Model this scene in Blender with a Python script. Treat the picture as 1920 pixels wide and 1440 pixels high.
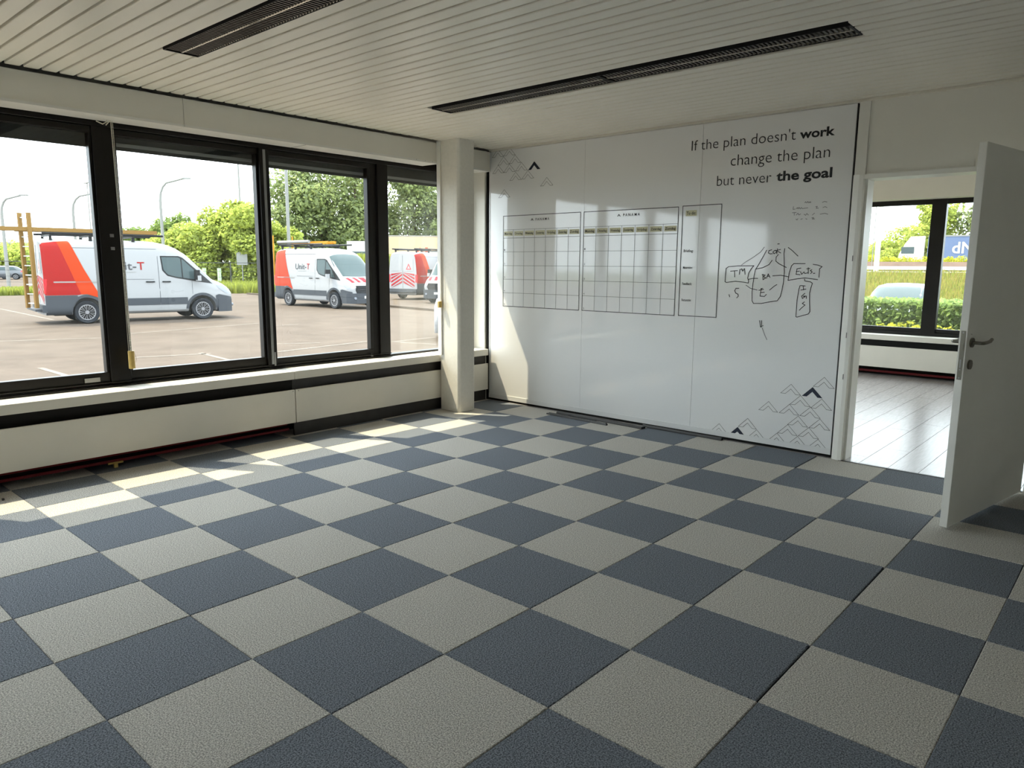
import bpy, bmesh, math, random
import numpy as np
from mathutils import Vector, Matrix

random.seed(7)
for o in list(bpy.data.objects): bpy.data.objects.remove(o)
S = bpy.context.scene
COL = S.collection

# ------------------------------------------------------------------ camera
CAM = np.array([1.86934877, -1.23577048, 1.43819659]); YAW, PIT, ROL, FPX = 0.725572, -0.160476, 0.00705386, 1366.595
_f = np.array([-math.sin(YAW)*math.cos(PIT), math.cos(YAW)*math.cos(PIT), math.sin(PIT)])
_r = np.array([math.cos(YAW), math.sin(YAW), 0.0]); _u = np.cross(_r, _f)
CR = math.cos(ROL)*_r + math.sin(ROL)*_u; CU = -math.sin(ROL)*_r + math.cos(ROL)*_u; CF = _f
cam = bpy.data.objects.new('camera', bpy.data.cameras.new('camera')); COL.objects.link(cam)
cam.data.sensor_width = 36.0; cam.data.lens = FPX/1920*36.0; cam.data.clip_start = 0.05; cam.data.clip_end = 800
cam.matrix_world = Matrix(((CR[0], CU[0], -CF[0], CAM[0]), (CR[1], CU[1], -CF[1], CAM[1]), (CR[2], CU[2], -CF[2], CAM[2]), (0, 0, 0, 1)))
S.camera = cam

def ray(x, y): return CR*((x-960)/FPX) - CU*((y-720)/FPX) + CF
def on_z(x, y, z=0.0): d = ray(x, y); return CAM + d*((z-CAM[2])/d[2])
def on_x(x, y, X): d = ray(x, y); return CAM + d*((X-CAM[0])/d[0])
def on_y(x, y, Y): d = ray(x, y); return CAM + d*((Y-CAM[1])/d[1])
def at_dist(x, y, D): d = ray(x, y); return CAM + d*(D/math.hypot(d[0], d[1]))

# ------------------------------------------------------------------ world, sun, exposure
SKY, SUN, EXPO = 2.35, 2.7, 1.60
w = bpy.data.worlds.new('hazy_sky'); S.world = w; w.use_nodes = True
nt = w.node_tree; nt.nodes.clear()
wo = nt.nodes.new('ShaderNodeOutputWorld'); bg = nt.nodes.new('ShaderNodeBackground')
tc = nt.nodes.new('ShaderNodeTexCoord'); ns = nt.nodes.new('ShaderNodeTexNoise'); rp = nt.nodes.new('ShaderNodeValToRGB')
ns.inputs['Scale'].default_value = 3.0; ns.inputs['Detail'].default_value = 5
rp.color_ramp.elements[0].position = 0.35; rp.color_ramp.elements[0].color = (0.82, 0.92, 1.0, 1)
rp.color_ramp.elements[1].position = 0.65; rp.color_ramp.elements[1].color = (0.90, 0.95, 1.0, 1)
nt.links.new(tc.outputs['Generated'], ns.inputs['Vector']); nt.links.new(ns.outputs['Fac'], rp.inputs['Fac'])
nt.links.new(rp.outputs['Color'], bg.inputs['Color']); nt.links.new(bg.outputs['Background'], wo.inputs['Surface'])
bg.inputs['Strength'].default_value = SKY
sl = bpy.data.lights.new('sun', 'SUN'); sl.energy = SUN; sl.angle = math.radians(0.6); sl.color = (1.0, 0.85, 0.60)
so = bpy.data.objects.new('sun', sl); COL.objects.link(so)
so.rotation_euler = Vector((1.0, 0.56, -2.03)).to_track_quat('-Z', 'Y').to_euler(); so.location = (-20, -6, 40)
S.view_settings.view_transform = 'Standard'; S.view_settings.look = 'None'; S.view_settings.gamma = 1.0
S.view_settings.use_curve_mapping = False; S.view_settings.exposure = EXPO

# ------------------------------------------------------------------ materials
def lin(c): return tuple(((v/255)/12.92 if v/255 <= 0.04045 else ((v/255+0.055)/1.055)**2.4) for v in c)
MATS = {}
def mat(name, rgb, rough=0.6, metal=0.0, var=0.0, scale=20.0, bump=0.0, bscale=None, spec=0.5, coat=0.0, speck=None, stretch=None, detail=4):
    """procedural principled material; var = brightness variation of a noise, speck = (rgb, amount)"""
    if name in MATS: return MATS[name]
    m = bpy.data.materials.new(name); m.use_nodes = True; n = m.node_tree; L = n.links
    b = n.nodes['Principled BSDF']; c = lin(rgb)
    b.inputs['Base Color'].default_value = (*c, 1); b.inputs['Roughness'].default_value = rough; b.inputs['Metallic'].default_value = metal
    b.inputs['Specular IOR Level'].default_value = spec; b.inputs['Coat Weight'].default_value = coat; b.inputs['Coat Roughness'].default_value = 0.04
    if var or speck or bump:
        t = n.nodes.new('ShaderNodeTexCoord'); mp = n.nodes.new('ShaderNodeMapping'); L.new(t.outputs['Object'], mp.inputs['Vector'])
        if stretch: mp.inputs['Scale'].default_value = stretch
        no = n.nodes.new('ShaderNodeTexNoise'); no.inputs['Scale'].default_value = scale; no.inputs['Detail'].default_value = detail
        L.new(mp.outputs['Vector'], no.inputs['Vector'])
        if var or speck:
            cr = n.nodes.new('ShaderNodeValToRGB'); e = cr.color_ramp.elements
            if speck:
                s = lin(speck[0]); e[0].position = 0.5-speck[1]; e[1].position = 0.5+speck[1]
                e[0].color = (*c, 1); e[1].color = (*s, 1)
            else:
                e[0].position = 0.3; e[1].position = 0.7
                e[0].color = (*[v*(1-var) for v in c], 1); e[1].color = (*[min(1, v*(1+var)) for v in c], 1)
            L.new(no.outputs['Fac'], cr.inputs['Fac']); L.new(cr.outputs['Color'], b.inputs['Base Color'])
        if bump:
            src = no
            if bscale:
                src = n.nodes.new('ShaderNodeTexNoise'); src.inputs['Scale'].default_value = bscale; src.inputs['Detail'].default_value = 3
                L.new(mp.outputs['Vector'], src.inputs['Vector'])
            bp = n.nodes.new('ShaderNodeBump'); bp.inputs['Strength'].default_value = bump; bp.inputs['Distance'].default_value = 0.004
            L.new(src.outputs['Fac'], bp.inputs['Height']); L.new(bp.outputs['Normal'], b.inputs['Normal'])
    MATS[name] = m
    return m

def glass_mat(name, tint=(0.96, 0.98, 0.97), refl=1.0):
    m = bpy.data.materials.new(name); m.use_nodes = True; n = m.node_tree; n.nodes.clear(); L = n.links
    o = n.nodes.new('ShaderNodeOutputMaterial'); mx = n.nodes.new('ShaderNodeMixShader'); tr = n.nodes.new('ShaderNodeBsdfTransparent')
    gl = n.nodes.new('ShaderNodeBsdfGlossy'); fr = n.nodes.new('ShaderNodeLayerWeight'); fr.inputs['Blend'].default_value = 0.5
    tr.inputs['Color'].default_value = (*tint, 1); gl.inputs['Roughness'].default_value = 0.0
    # Schlick reflectance from the symmetric facing term
    pw = n.nodes.new('ShaderNodeMath'); pw.operation = 'POWER'; pw.inputs[1].default_value = 5.0
    mu = n.nodes.new('ShaderNodeMath'); mu.operation = 'MULTIPLY_ADD'; mu.inputs[1].default_value = 0.96*refl; mu.inputs[2].default_value = 0.04*refl
    L.new(fr.outputs['Facing'], pw.inputs[0]); L.new(pw.outputs['Value'], mu.inputs[0]); L.new(mu.outputs['Value'], mx.inputs['Fac'])
    L.new(tr.outputs['BSDF'], mx.inputs[1]); L.new(gl.outputs['BSDF'], mx.inputs[2]); L.new(mx.outputs['Shader'], o.inputs['Surface'])
    MATS[name] = m; return m

def leaf_mat(name, rgb, var=0.35):
    m = bpy.data.materials.new(name); m.use_nodes = True; n = m.node_tree; n.nodes.clear(); L = n.links
    o = n.nodes.new('ShaderNodeOutputMaterial'); d = n.nodes.new('ShaderNodeBsdfDiffuse'); t = n.nodes.new('ShaderNodeBsdfTranslucent')
    mx = n.nodes.new('ShaderNodeMixShader'); mx.inputs['Fac'].default_value = 0.55
    c = lin(rgb); g = n.nodes.new('ShaderNodeNewGeometry'); cr = n.nodes.new('ShaderNodeValToRGB'); e = cr.color_ramp.elements
    e[0].color = (*[v*(1-var) for v in c], 1); e[1].color = (min(1, c[0]*(1+var*1.3)), min(1, c[1]*(1+var)), c[2], 1)
    L.new(g.outputs['Random Per Island'], cr.inputs['Fac'])
    L.new(cr.outputs['Color'], d.inputs['Color']); L.new(cr.outputs['Color'], t.inputs['Color'])
    L.new(d.outputs['BSDF'], mx.inputs[1]); L.new(t.outputs['BSDF'], mx.inputs[2]); L.new(mx.outputs['Shader'], o.inputs['Surface'])
    MATS[name] = m; return m

M_light = mat('carpet_light', (150, 147, 142), 0.95, speck=((226, 222, 214), 0.13), scale=200, bump=0.6, spec=0.1, detail=2)
M_dark = mat('carpet_dark', (78, 84, 92), 0.95, speck=((146, 152, 162), 0.13), scale=200, bump=0.6, spec=0.1, detail=2)
M_sub = mat('subfloor', (26, 25, 24), 0.9)
M_wall = mat('wall_paint', (238, 235, 226), 0.7, var=0.02, scale=3)
M_plaster = mat('column_plaster', (234, 230, 220), 0.8, var=0.03, scale=40, bump=0.5, bscale=220)
M_white = mat('white_lacquer', (236, 234, 227), 0.35, var=0.02, scale=4)
M_cream = mat('cream_cover', (234, 230, 219), 0.45, var=0.02, scale=4)
M_slat = mat('ceiling_slat', (242, 236, 222), 0.35, var=0.02, scale=2, spec=0.5)
M_void = mat('void_black', (10, 9, 8), 0.9)
M_frame = mat('bronze_frame', (19, 16, 14), 0.4, var=0.15, scale=8, spec=0.3)
M_fascia = mat('fascia_dark', (38, 40, 41), 0.6, var=0.15, scale=10)
M_alu = mat('grey_alu', (150, 150, 150), 0.4, metal=0.6)
M_steel = mat('brushed_steel', (120, 116, 106), 0.35, metal=0.85)
M_board = mat('whiteboard_enamel', (241, 241, 241), 0.07, spec=0.5, coat=0.2)
M_board.node_tree.nodes['Principled BSDF'].inputs['Coat IOR'].default_value = 1.5
M_rail = mat('board_rail', (230, 230, 230), 0.3)
M_ink = mat('print_ink', (34, 36, 42), 0.6)
M_navy = mat('print_navy', (22, 32, 54), 0.5)
M_line = mat('print_line', (70, 70, 72), 0.6)
M_grey_line = mat('print_grey', (120, 120, 118), 0.6)
M_pen = mat('marker_pen', (48, 50, 52), 0.6)
M_fade = mat('marker_faded', (108, 106, 112), 0.6)
M_tape = mat('yellow_tape', (206, 202, 170), 0.6)
M_strip = mat('dark_profile', (46, 44, 43), 0.5, var=0.2, scale=12)
M_lamin = mat('laminate', (158, 152, 150), 0.26, var=0.16, scale=5, stretch=(14, 1.2, 1), bump=0.12, spec=0.3)
M_red = mat('red_pipe', (112, 18, 26), 0.5)
M_brass = mat('brass_plastic', (196, 168, 96), 0.4, var=0.1, scale=40)
M_chain = mat('chain_beads', (226, 220, 204), 0.5)
M_louv = mat('louvre_dark', (58, 55, 50), 0.4, metal=0.4)
M_refl = mat('lamp_reflector', (226, 220, 204), 0.2, metal=0.7)
M_glass = glass_mat('window_glass')
M_asph = mat('asphalt', (85, 76, 69), 0.9, var=0.14, scale=1.3, bump=0.3, bscale=60, detail=8, spec=0.05)
M_mark = mat('road_paint', (108, 101, 94), 0.8, var=0.2, scale=6, spec=0.1)
M_grass = mat('grass_soil', (82, 94, 44), 0.95, var=0.25, scale=1.5, spec=0.0)
M_van = mat('van_white', (135, 136, 138), 0.5, coat=0.0, spec=0.12)
M_vred = mat('van_red', (130, 26, 24), 0.5, coat=0.0, spec=0.12)
M_vora = mat('van_orange', (158, 50, 18), 0.5, coat=0.0, spec=0.12)
M_vora2 = mat('van_orange_red', (160, 46, 24), 0.5, coat=0.0, spec=0.12)
M_clad = mat('van_cladding', (60, 63, 68), 0.55, spec=0.1)
M_tyre = mat('tyre', (40, 42, 46), 0.8, spec=0.1)
M_rim = mat('rim_silver', (130, 130, 133), 0.35, metal=0.5, spec=0.2)
M_vglass = mat('car_glass', (60, 72, 74), 0.05, spec=0.16)
M_black = mat('black_plastic', (28, 29, 31), 0.5, spec=0.2)
M_lamp = mat('headlamp', (120, 124, 132), 0.1, spec=0.3)
M_tail = mat('tail_lamp', (176, 30, 40), 0.2)
M_wstripe = mat('reflective_white', (172, 171, 168), 0.5, spec=0.1)
M_ladder = mat('ladder_fibreglass', (116, 90, 50), 0.5, spec=0.1)
M_ladder2 = mat('ladder_yellow', (164, 112, 32), 0.5, spec=0.1)
M_silver = mat('car_silver', (98, 102, 108), 0.4, metal=0.0, coat=0.0, spec=0.25)
M_pole = mat('galvanised_pole', (124, 124, 122), 0.5, metal=0.0, spec=0.1)
M_bark = mat('bark', (86, 76, 62), 0.9, var=0.3, scale=6)
M_trail = mat('trailer_beige', (176, 152, 122), 0.6, spec=0.1)
M_blue = mat('trailer_blue', (88, 102, 130), 0.6, spec=0.1)
M_conc = mat('barrier_concrete', (128, 108, 96), 0.9, var=0.12, scale=2, spec=0.1)
L_bush = leaf_mat('leaf_bush', (154, 168, 96)); L_tree = leaf_mat('leaf_tree', (136, 150, 112)); L_dark = leaf_mat('leaf_dark', (112, 132, 84))
L_hedge = leaf_mat('leaf_hedge', (140, 164, 110)); L_lime = leaf_mat('leaf_lime', (160, 164, 66)); L_grass = leaf_mat('blade_green', (124, 134, 70)); L_dry = leaf_mat('blade_dry', (142, 134, 84))

# ------------------------------------------------------------------ mesh helpers
class MB:
    def __init__(s): s.v = []; s.f = []; s.smooth = False
    def add(s, vs, fs):
        k = len(s.v); s.v += [tuple(map(float, p)) for p in vs]; s.f += [tuple(i+k for i in f) for f in fs]; return s
    def box(s, x0, x1, y0, y1, z0, z1):
        return s.add([(x0, y0, z0), (x1, y0, z0), (x1, y1, z0), (x0, y1, z0), (x0, y0, z1), (x1, y0, z1), (x1, y1, z1), (x0, y1, z1)],
                     [(0, 3, 2, 1), (4, 5, 6, 7), (0, 1, 5, 4), (1, 2, 6, 5), (2, 3, 7, 6), (3, 0, 4, 7)])
    def cbox(s, x0, x1, y0, y1, z0, z1, c):
        """box with its vertical edges chamfered"""
        return s.prism([(x0+c, y0), (x1-c, y0), (x1, y0+c), (x1, y1-c), (x1-c, y1), (x0+c, y1), (x0, y1-c), (x0, y0+c)], z0, z1)
    def prism(s, poly, z0, z1):
        n = len(poly)
        return s.add([(x, y, z0) for x, y in poly]+[(x, y, z1) for x, y in poly],
                     [tuple(range(n-1, -1, -1)), tuple(range(n, 2*n))]+[(i, (i+1) % n, n+(i+1) % n, n+i) for i in range(n)])
    def extrude(s, poly, axis, a, b):
        """poly of 2D points in the two other axes, extruded along axis from a to b"""
        n = len(poly)
        def P(p, t): return {'x': (t, p[0], p[1]), 'y': (p[0], t, p[1]), 'z': (p[0], p[1], t)}[axis]
        return s.add([P(p, a) for p in poly]+[P(p, b) for p in poly],
                     [tuple(range(n-1, -1, -1)), tuple(range(n, 2*n))]+[(i, (i+1) % n, n+(i+1) % n, n+i) for i in range(n)])
    def tube(s, pts, r, n=8):
        pts = [Vector(p) for p in pts]; k = len(s.v); rr = r if hasattr(r, '__len__') else [r]*len(pts); prev = None
        for i, p in enumerate(pts):
            t = (pts[min(i+1, len(pts)-1)]-pts[max(i-1, 0)]).normalized()
            a = t.orthogonal().normalized() if prev is None else (prev-t*prev.dot(t)).normalized()
            prev = a; b = t.cross(a)
            for j in range(n):
                q = p+(a*math.cos(2*math.pi*j/n)+b*math.sin(2*math.pi*j/n))*rr[i]; s.v.append(tuple(q))
        for i in range(len(pts)-1):
            for j in range(n): s.f.append((k+i*n+j, k+i*n+(j+1) % n, k+(i+1)*n+(j+1) % n, k+(i+1)*n+j))
        s.f.append(tuple(k+j for j in range(n-1, -1, -1))); s.f.append(tuple(k+(len(pts)-1)*n+j for j in range(n)))
        s.smooth = True; return s
    def disc(s, c, r, axis, a, b, n=24, r2=None):
        """cylinder about axis through c from a to b"""
        poly = [(c[0]+r*math.cos(2*math.pi*i/n), c[1]+r*math.sin(2*math.pi*i/n)) for i in range(n)]
        return s.extrude(poly, axis, a, b)
    def mesh(s, name):
        m = bpy.data.meshes.new(name); m.from_pydata(s.v, [], s.f)
        bm = bmesh.new(); bm.from_mesh(m); bmesh.ops.recalc_face_normals(bm, faces=bm.faces); bm.to_mesh(m); bm.free()
        if s.smooth: smooth(m, 40)
        return m
    def build(s, name, material, parent=None, **k): return link(name, s.mesh(name), material, parent, **k)

def smooth(m, ang):
    m.polygons.foreach_set('use_smooth', [True]*len(m.polygons)); m.set_sharp_from_angle(angle=math.radians(ang))
def tag(o, label=None, cat=None, group=None, kind=None):
    if label: o['label'] = label
    if cat: o['category'] = cat
    if group: o['group'] = group
    if kind: o['kind'] = kind
    return o
def link(name, mesh, material, parent=None, **k):
    o = bpy.data.objects.new(name, mesh); COL.objects.link(o)
    if material and not mesh.materials: mesh.materials.append(material)
    if parent: o.parent = parent
    return tag(o, **k)
def empty(name, loc=(0, 0, 0), rz=0.0, **k):
    o = bpy.data.objects.new(name, None); COL.objects.link(o); o.location = loc; o.rotation_euler = (0, 0, rz); o.empty_display_size = 0.1
    return tag(o, **k)
def copy_tree(o, parent=None):
    c = o.copy(); COL.objects.link(c); c.parent = parent
    for ch in list(o.children): copy_tree(ch, c)
    return c
def bevel(o, w=0.004, seg=2):
    b = o.modifiers.new('bevel', 'BEVEL'); b.width = w; b.segments = seg; b.limit_method = 'ANGLE'; return o
FONT_CACHE = {}
def text_mesh(txt, offset=0.0, spacing=1.0):
    """text as a mesh in (x, z=0, y up) units of font size 1"""
    key = (txt, offset, spacing)
    if key in FONT_CACHE: return FONT_CACHE[key]
    c = bpy.data.curves.new('t', 'FONT'); c.body = txt; c.size = 1.0; c.offset = offset; c.space_character = spacing; c.resolution_u = 3
    o = bpy.data.objects.new('t', c); COL.objects.link(o); dg = bpy.context.evaluated_depsgraph_get(); dg.update()
    me = bpy.data.meshes.new_from_object(o.evaluated_get(dg)); bpy.data.objects.remove(o); bpy.data.curves.remove(c)
    v = np.zeros(len(me.vertices)*3); me.vertices.foreach_get('co', v); v = v.reshape(-1, 3)
    f = [tuple(p.vertices) for p in me.polygons]; bpy.data.meshes.remove(me)
    FONT_CACHE[key] = (v, f); return v, f

# ================================================================== STRUCTURE
CZ = 2.615           # ceiling height
XW = -3.79           # window plane
YB = 4.47            # whiteboard / partition wall plane
PX0, PX1, PY0, PY1 = -3.9, 3.4, -3.6, 9.8

# ---- floor with carpet tiles
fl = MB().box(XW, PX1, PY0, YB+0.02, -0.14, -0.010).build('floor', M_sub, kind='structure', label='checkerboard floor of light grey and blue-grey carpet tiles')
def tile_mesh(w, name):
    t = 0.010; c = 0.003; m = MB(); a = w/2
    m.add([(-a, -a, -t), (a, -a, -t), (a, a, -t), (-a, a, -t), (-a, -a, -c), (a, -a, -c), (a, a, -c), (-a, a, -c),
           (-a+c, -a+c, 0), (a-c, -a+c, 0), (a-c, a-c, 0), (-a+c, a-c, 0)],
          [(0, 3, 2, 1), (0, 1, 5, 4), (1, 2, 6, 5), (2, 3, 7, 6), (3, 0, 4, 7), (4, 5, 9, 8), (5, 6, 10, 9), (6, 7, 11, 10), (7, 4, 8, 11), (8, 9, 10, 11)])
    return m.mesh(name)
TM = [tile_mesh(0.4985, 'carpet_tile_light'), tile_mesh(0.4985, 'carpet_tile_dark')]
TM[0].materials.append(M_light); TM[1].materials.append(M_dark)
for a in range(-8, 6):
    for b in range(-4, 9):
        if b < -3 and a < -5: continue
        o = bpy.data.objects.new('carpet_tile', TM[(a+b) % 2]); COL.objects.link(o); o.parent = fl
        dx = dy = 0.0; sx = sy = 1.0
        if (a, b) == (-1, 8): sx = 0.965
        if (a, b) in ((1, 2), (1, 4)): sx = 0.988; dx = -0.003
        if a == -8: sx = 0.54; dx = 0.115
        if b == 8: sy = 0.90; dy = -0.025
        o.location = (a*0.5+0.25+dx+random.uniform(-.0008, .0008), b*0.5+0.25+dy+random.uniform(-.0008, .0008), random.uniform(-.0012, .0006))
        o.scale = (sx, sy, 1); o.rotation_euler = (0, 0, random.uniform(-.0015, .0015)+(math.pi/2)*random.randint(0, 3)*(0 if (sx != 1 or sy != 1) else 1))
# rear part of the floor, never in view: plain carpet
MB().box(-3.0, PX1, PY0, -2.0, -0.010, -0.002).build('carpet_rear', M_dark, fl)

# ---- second room floor: laminate planks
fl2 = MB().box(XW, PX1, YB+0.0, 9.75, -0.14, -0.012).build('floor_2', M_sub, kind='structure', label='grey wood laminate floor of the room behind the door')
pm = {}
for i, x in enumerate(np.arange(-3.7, 3.3, 0.2)):
    off = (i*0.47) % 1.25; y = 4.44
    for L in [max(0.25, off)]+[1.25]*5:
        y1 = min(y+L, 9.72)
        if y1-y < 0.02: break
        o = MB().box(-0.0985, 0.0985, -(y1-y)/2+0.001, (y1-y)/2-0.001, -0.012, 0.0).build('laminate_plank', M_lamin, fl2)
        o.location = (x+0.1, (y+y1)/2, random.uniform(-.0006, 0)); y = y1
MB().box(0.16, 1.32, 4.425, 4.447, -0.01, 0.003).build('threshold_strip', M_strip, fl2)

# ---- partition wall with door opening
ox0, ox1, oz = 0.14, 1.34, 2.10
wb = MB()
wb.box(XW, ox0, YB+0.03, YB+0.13, -0.1, 2.9); wb.box(ox1, PX1, YB, YB+0.13, -0.1, 2.9); wb.box(ox0, ox1, YB, YB+0.13, oz, 2.9)
wb.build('wall_back', M_wall, kind='structure', label='off-white partition wall with the door opening')
fr = empty('trim_1', (0, 0, 0), kind='structure', label='white painted steel door frame around the opening')
MB().extrude([(0.105, 4.44), (0.150, 4.425), (0.178, 4.425), (0.178, 4.475), (0.196, 4.475), (0.196, 4.62), (0.105, 4.62)], 'z', 0, 2.10).build('jamb', M_white, fr)
MB().extrude([(1.385, 4.44), (1.34, 4.425), (1.322, 4.425), (1.322, 4.62), (1.385, 4.62)], 'z', 0, 2.10).build('jamb', M_white, fr)
MB().box(0.178, 1.33, 4.43, 4.62, 2.068, 2.10).build('head', M_white, fr)
MB().box(0.105, 0.178, 4.455, 4.60, 2.10, CZ).build('upper_post', M_white, fr)
for z in (1.49, 0.93, 0.62): MB().box(0.1465, 0.150, 4.422, 4.4265, z, z+0.04).build('strike_mark', M_strip, fr)

# ---- window wall: parapet, lintel, end pieces
ww = MB()
ww.box(-4.0, XW-0.05, PY0, 9.9, -0.6, 0.53); ww.box(-3.87, XW-0.05, PY0, 9.9, 2.44, 2.95); ww.box(-4.0, XW-0.05, 4.40, 4.62, 0.5, 2.5)
ww.box(-3.87, XW-0.05, PY0-0.1, PY0+0.1, 0.5, 2.5); ww.box(-4.0, XW-0.05, 9.4, 9.9, 0.5, 2.5)
ww.build('wall_left', M_wall, kind='structure', label='outer wall under and over the strip of windows')
MB().box(PX1, PX1+0.15, PY0, 9.9, -0.1, 2.95).build('wall_right', M_wall, kind='structure', label='plain off-white wall beside the camera')
MB().box(-3.87, PX1+0.15, PY0-0.15, PY0, -0.1, 2.95).build('wall_rear', M_wall, kind='structure', label='plain rear wall behind the camera')
fw = MB(); fw.box(-4.0, PX1+0.15, 9.78, 9.95, -0.6, 0.53); fw.box(-3.87, PX1+0.15, 9.78, 9.95, 2.42, 2.95); fw.box(-4.0, -3.3, 9.78, 9.95, .5, 2.5); fw.box(2.6, PX1+0.15, 9.78, 9.95, .5, 2.5)
fw.build('wall_far', M_wall, kind='structure', label='far outer wall of the next room under its window')
MB().box(-3.87, PX1+0.15, PY0-0.15, 9.95, 2.80, 3.05).build('roof', M_fascia, kind='structure', label='flat roof over both rooms')

# ---- ceiling of lacquered metal slats
PITCH, G0 = 0.0987, 0.179
LUM = [(-2.445, -0.95, 0.683), (-2.457, -0.937, 2.70), (-0.933, 0.575, 2.70)]   # x0, x1, y0 of the recessed lights
ce = MB().box(XW, PX1, PY0, YB+0.03, 2.69, 2.72).build('ceiling', M_void, kind='structure', label='ceiling of narrow cream metal slats with dark grooves')
ce2 = MB().box(XW, PX1, YB+0.13, 9.78, 2.69, 2.72).build('ceiling_2', M_void, kind='structure', label='slatted ceiling of the room behind the door')
SLM = {}
def slat_mesh(L):
    if L in SLM: return SLM[L]
    w = PITCH/2-0.0082; h = 0.055
    SLM[L] = MB().extrude([(-w, h), (-w, 0.004), (-w+0.004, 0), (w-0.004, 0), (w, 0.004), (w, h), (w-0.002, h), (-w+0.002, h)], 'x', -L/2, L/2).mesh('ceiling_slat')
    SLM[L].materials.append(M_slat); return SLM[L]
def slat(x0, x1, y, par):
    o = bpy.data.objects.new('ceiling_slat', slat_mesh(round(x1-x0, 3))); COL.objects.link(o); o.parent = par
    o.location = ((x0+x1)/2, y, CZ+random.uniform(-.0006, .0006))
k = math.floor((PY0-G0)/PITCH)+1
while True:
    y = G0+(k+0.5)*PITCH; k += 1
    if y > 9.42: break
    if y < YB-0.03:
        cuts = []
        for (x0, x1, y0) in LUM:
            if y0-0.03 < y < y0+0.197+0.03: cuts.append((x0, x1))
        x = -3.475
        for (a, b) in sorted(cuts):
            if a-x > 0.02: slat(x, a-0.003, y, ce)
            x = b+0.003
        slat(x, PX1, y, ce)
    elif y > YB+0.17: slat(XW, PX1, y, ce2)
trim_c = MB().box(-3.5, PX1, YB-0.035, YB+0.03, CZ-0.012, CZ+0.02).build('trim_2', M_slat, kind='structure', label='thin cream edge trim where the ceiling meets the board wall')

# ---- recessed twin louvre lights (switched off)
lum_lab = ['dark recessed louvre ceiling light nearest the windows, cut by the top edge', 'left unit of the long recessed louvre light before the whiteboard', 'right unit of the long recessed louvre light, ending near the door side']
for (x0, x1, y0), lab in zip(LUM, lum_lab):
    root = empty('ceiling_light', (x0, y0, CZ), label=lab, cat='ceiling light', group='recessed louvre lights')
    L = x1-x0; W = 0.197
    m = MB(); m.box(0, L, 0, W, 0.066, 0.070); m.box(0, L, 0, 0.006, -0.003, 0.07); m.box(0, L, W-0.006, W, -0.003, 0.07); m.box(0, 0.012, 0.006, W-0.006, -0.003, 0.07); m.box(L-0.012, L, 0.006, W-0.006, -0.003, 0.07)
    m.build('housing', M_black, root)
    MB().box(0.012, L-0.012, W/2-0.004, W/2+0.004, -0.001, 0.06).build('spine', M_refl, root)
    for c in (0, 1):
        ya = 0.009+c*(W/2-0.004); yb = ya+W/2-0.016
        r = MB(); n = 6
        for s0, s1 in ((ya, ya+0.018), (yb, yb-0.018)):
            r.add([(0.012, s0, 0.002), (L-0.012, s0, 0.002), (L-0.012, s1, 0.055), (0.012, s1, 0.055), (0.012, s0+(s0-s1)*0.06, 0.002), (L-0.012, s0+(s0-s1)*0.06, 0.002)], [(0, 1, 2, 3), (0, 4, 5, 1)])
        r.build('reflector', M_refl, root)
        b = MB(); nb = 60; e_ = MB()
        for i in range(1, nb):
            x = 0.012+(L-0.024)*i/nb
            b.add([(x-0.006, ya+0.002, 0.0), (x+0.006, ya+0.002, 0.0), (x+0.006, yb-0.002, 0.0), (x-0.006, yb-0.002, 0.0), (x-0.001, ya+0.014, 0.046), (x+0.001, ya+0.014, 0.046), (x+0.001, yb-0.014, 0.046), (x-0.001, yb-0.014, 0.046)],
                  [(0, 3, 2, 1), (4, 5, 6, 7), (0, 1, 5, 4), (1, 2, 6, 5), (2, 3, 7, 6), (3, 0, 4, 7)])
            if i < nb-1: e_.box(x+0.007, x+0.017, yb-0.002, yb+0.002, -0.0015, 0.004)
        b.build('louvre_blades', M_louv, root, kind='stuff'); e_.build('reflector_edge', M_refl, root, kind='stuff')
        MB().tube([(0.03, (ya+yb)/2, 0.05), (L-0.03, (ya+yb)/2, 0.05)], 0.008, 8).build('lamp_tube', M_refl, root)

# ---- pelmet over the window
pel = empty('trim_3', (0, 0, 0), kind='structure', label='cream pelmet box running above the windows')
for (ya, yb) in ((-3.6, 1.2665), (1.2695, 3.715), (3.95, YB-0.02)):
    MB().box(-3.52, -3.50, ya, yb, 2.412, 2.598).build('pelmet_board', M_cream, pel)
    MB().box(-3.72, -3.496, ya, yb, 2.402, 2.412).build('pelmet_soffit', M_white, pel)
    MB().box(-3.53, -3.494, ya, yb, 2.412, 2.420).build('pelmet_lip', M_white, pel)
MB().box(-3.72, -3.496, 2.258, 2.262, 2.4005, 2.4015).build('soffit_joint', M_strip, pel)
for yy in (3.44, 3.55, 3.64): MB().box(-3.4945, -3.4935, yy, yy+0.006, 2.414, 2.418).build('screw_head', M_strip, pel)

# ---- window strip
wn = empty('window_1', (0, 0, 0), kind='structure', label='strip of dark bronze framed windows looking onto the car park')
fx0, fx1 = XW-0.05, XW+0.045
def fbox(name, y0, y1, z0, z1, xa=fx0, xb=fx1, m=M_frame): return bevel(MB().box(xa, xb, y0, y1, z0, z1).build(name, m, wn), 0.003, 1)
fbox('bottom_rail', -3.55, 4.42, 0.53, 0.575); fbox('top_rail', -3.55, 4.42, 2.37, 2.445)
MB().box(fx1, fx1+0.02, -3.55, 3.30, 0.556, 0.568).build('drip_rail', M_frame, wn)
MB().box(fx1, fx1+0.012, -3.55, 3.30, 0.585, 0.592).build('drip_rail', M_frame, wn)
for (y0, y1) in ((-0.86, -0.72), (0.735, 0.875), (3.175, 3.30), (4.33, 4.42), (-3.55, -3.45)): fbox('mullion', y0, y1, 0.575, 2.37)
fbox('mullion', 3.10, 3.17, 0.575, 2.37, fx0, fx1-0.02)
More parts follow.
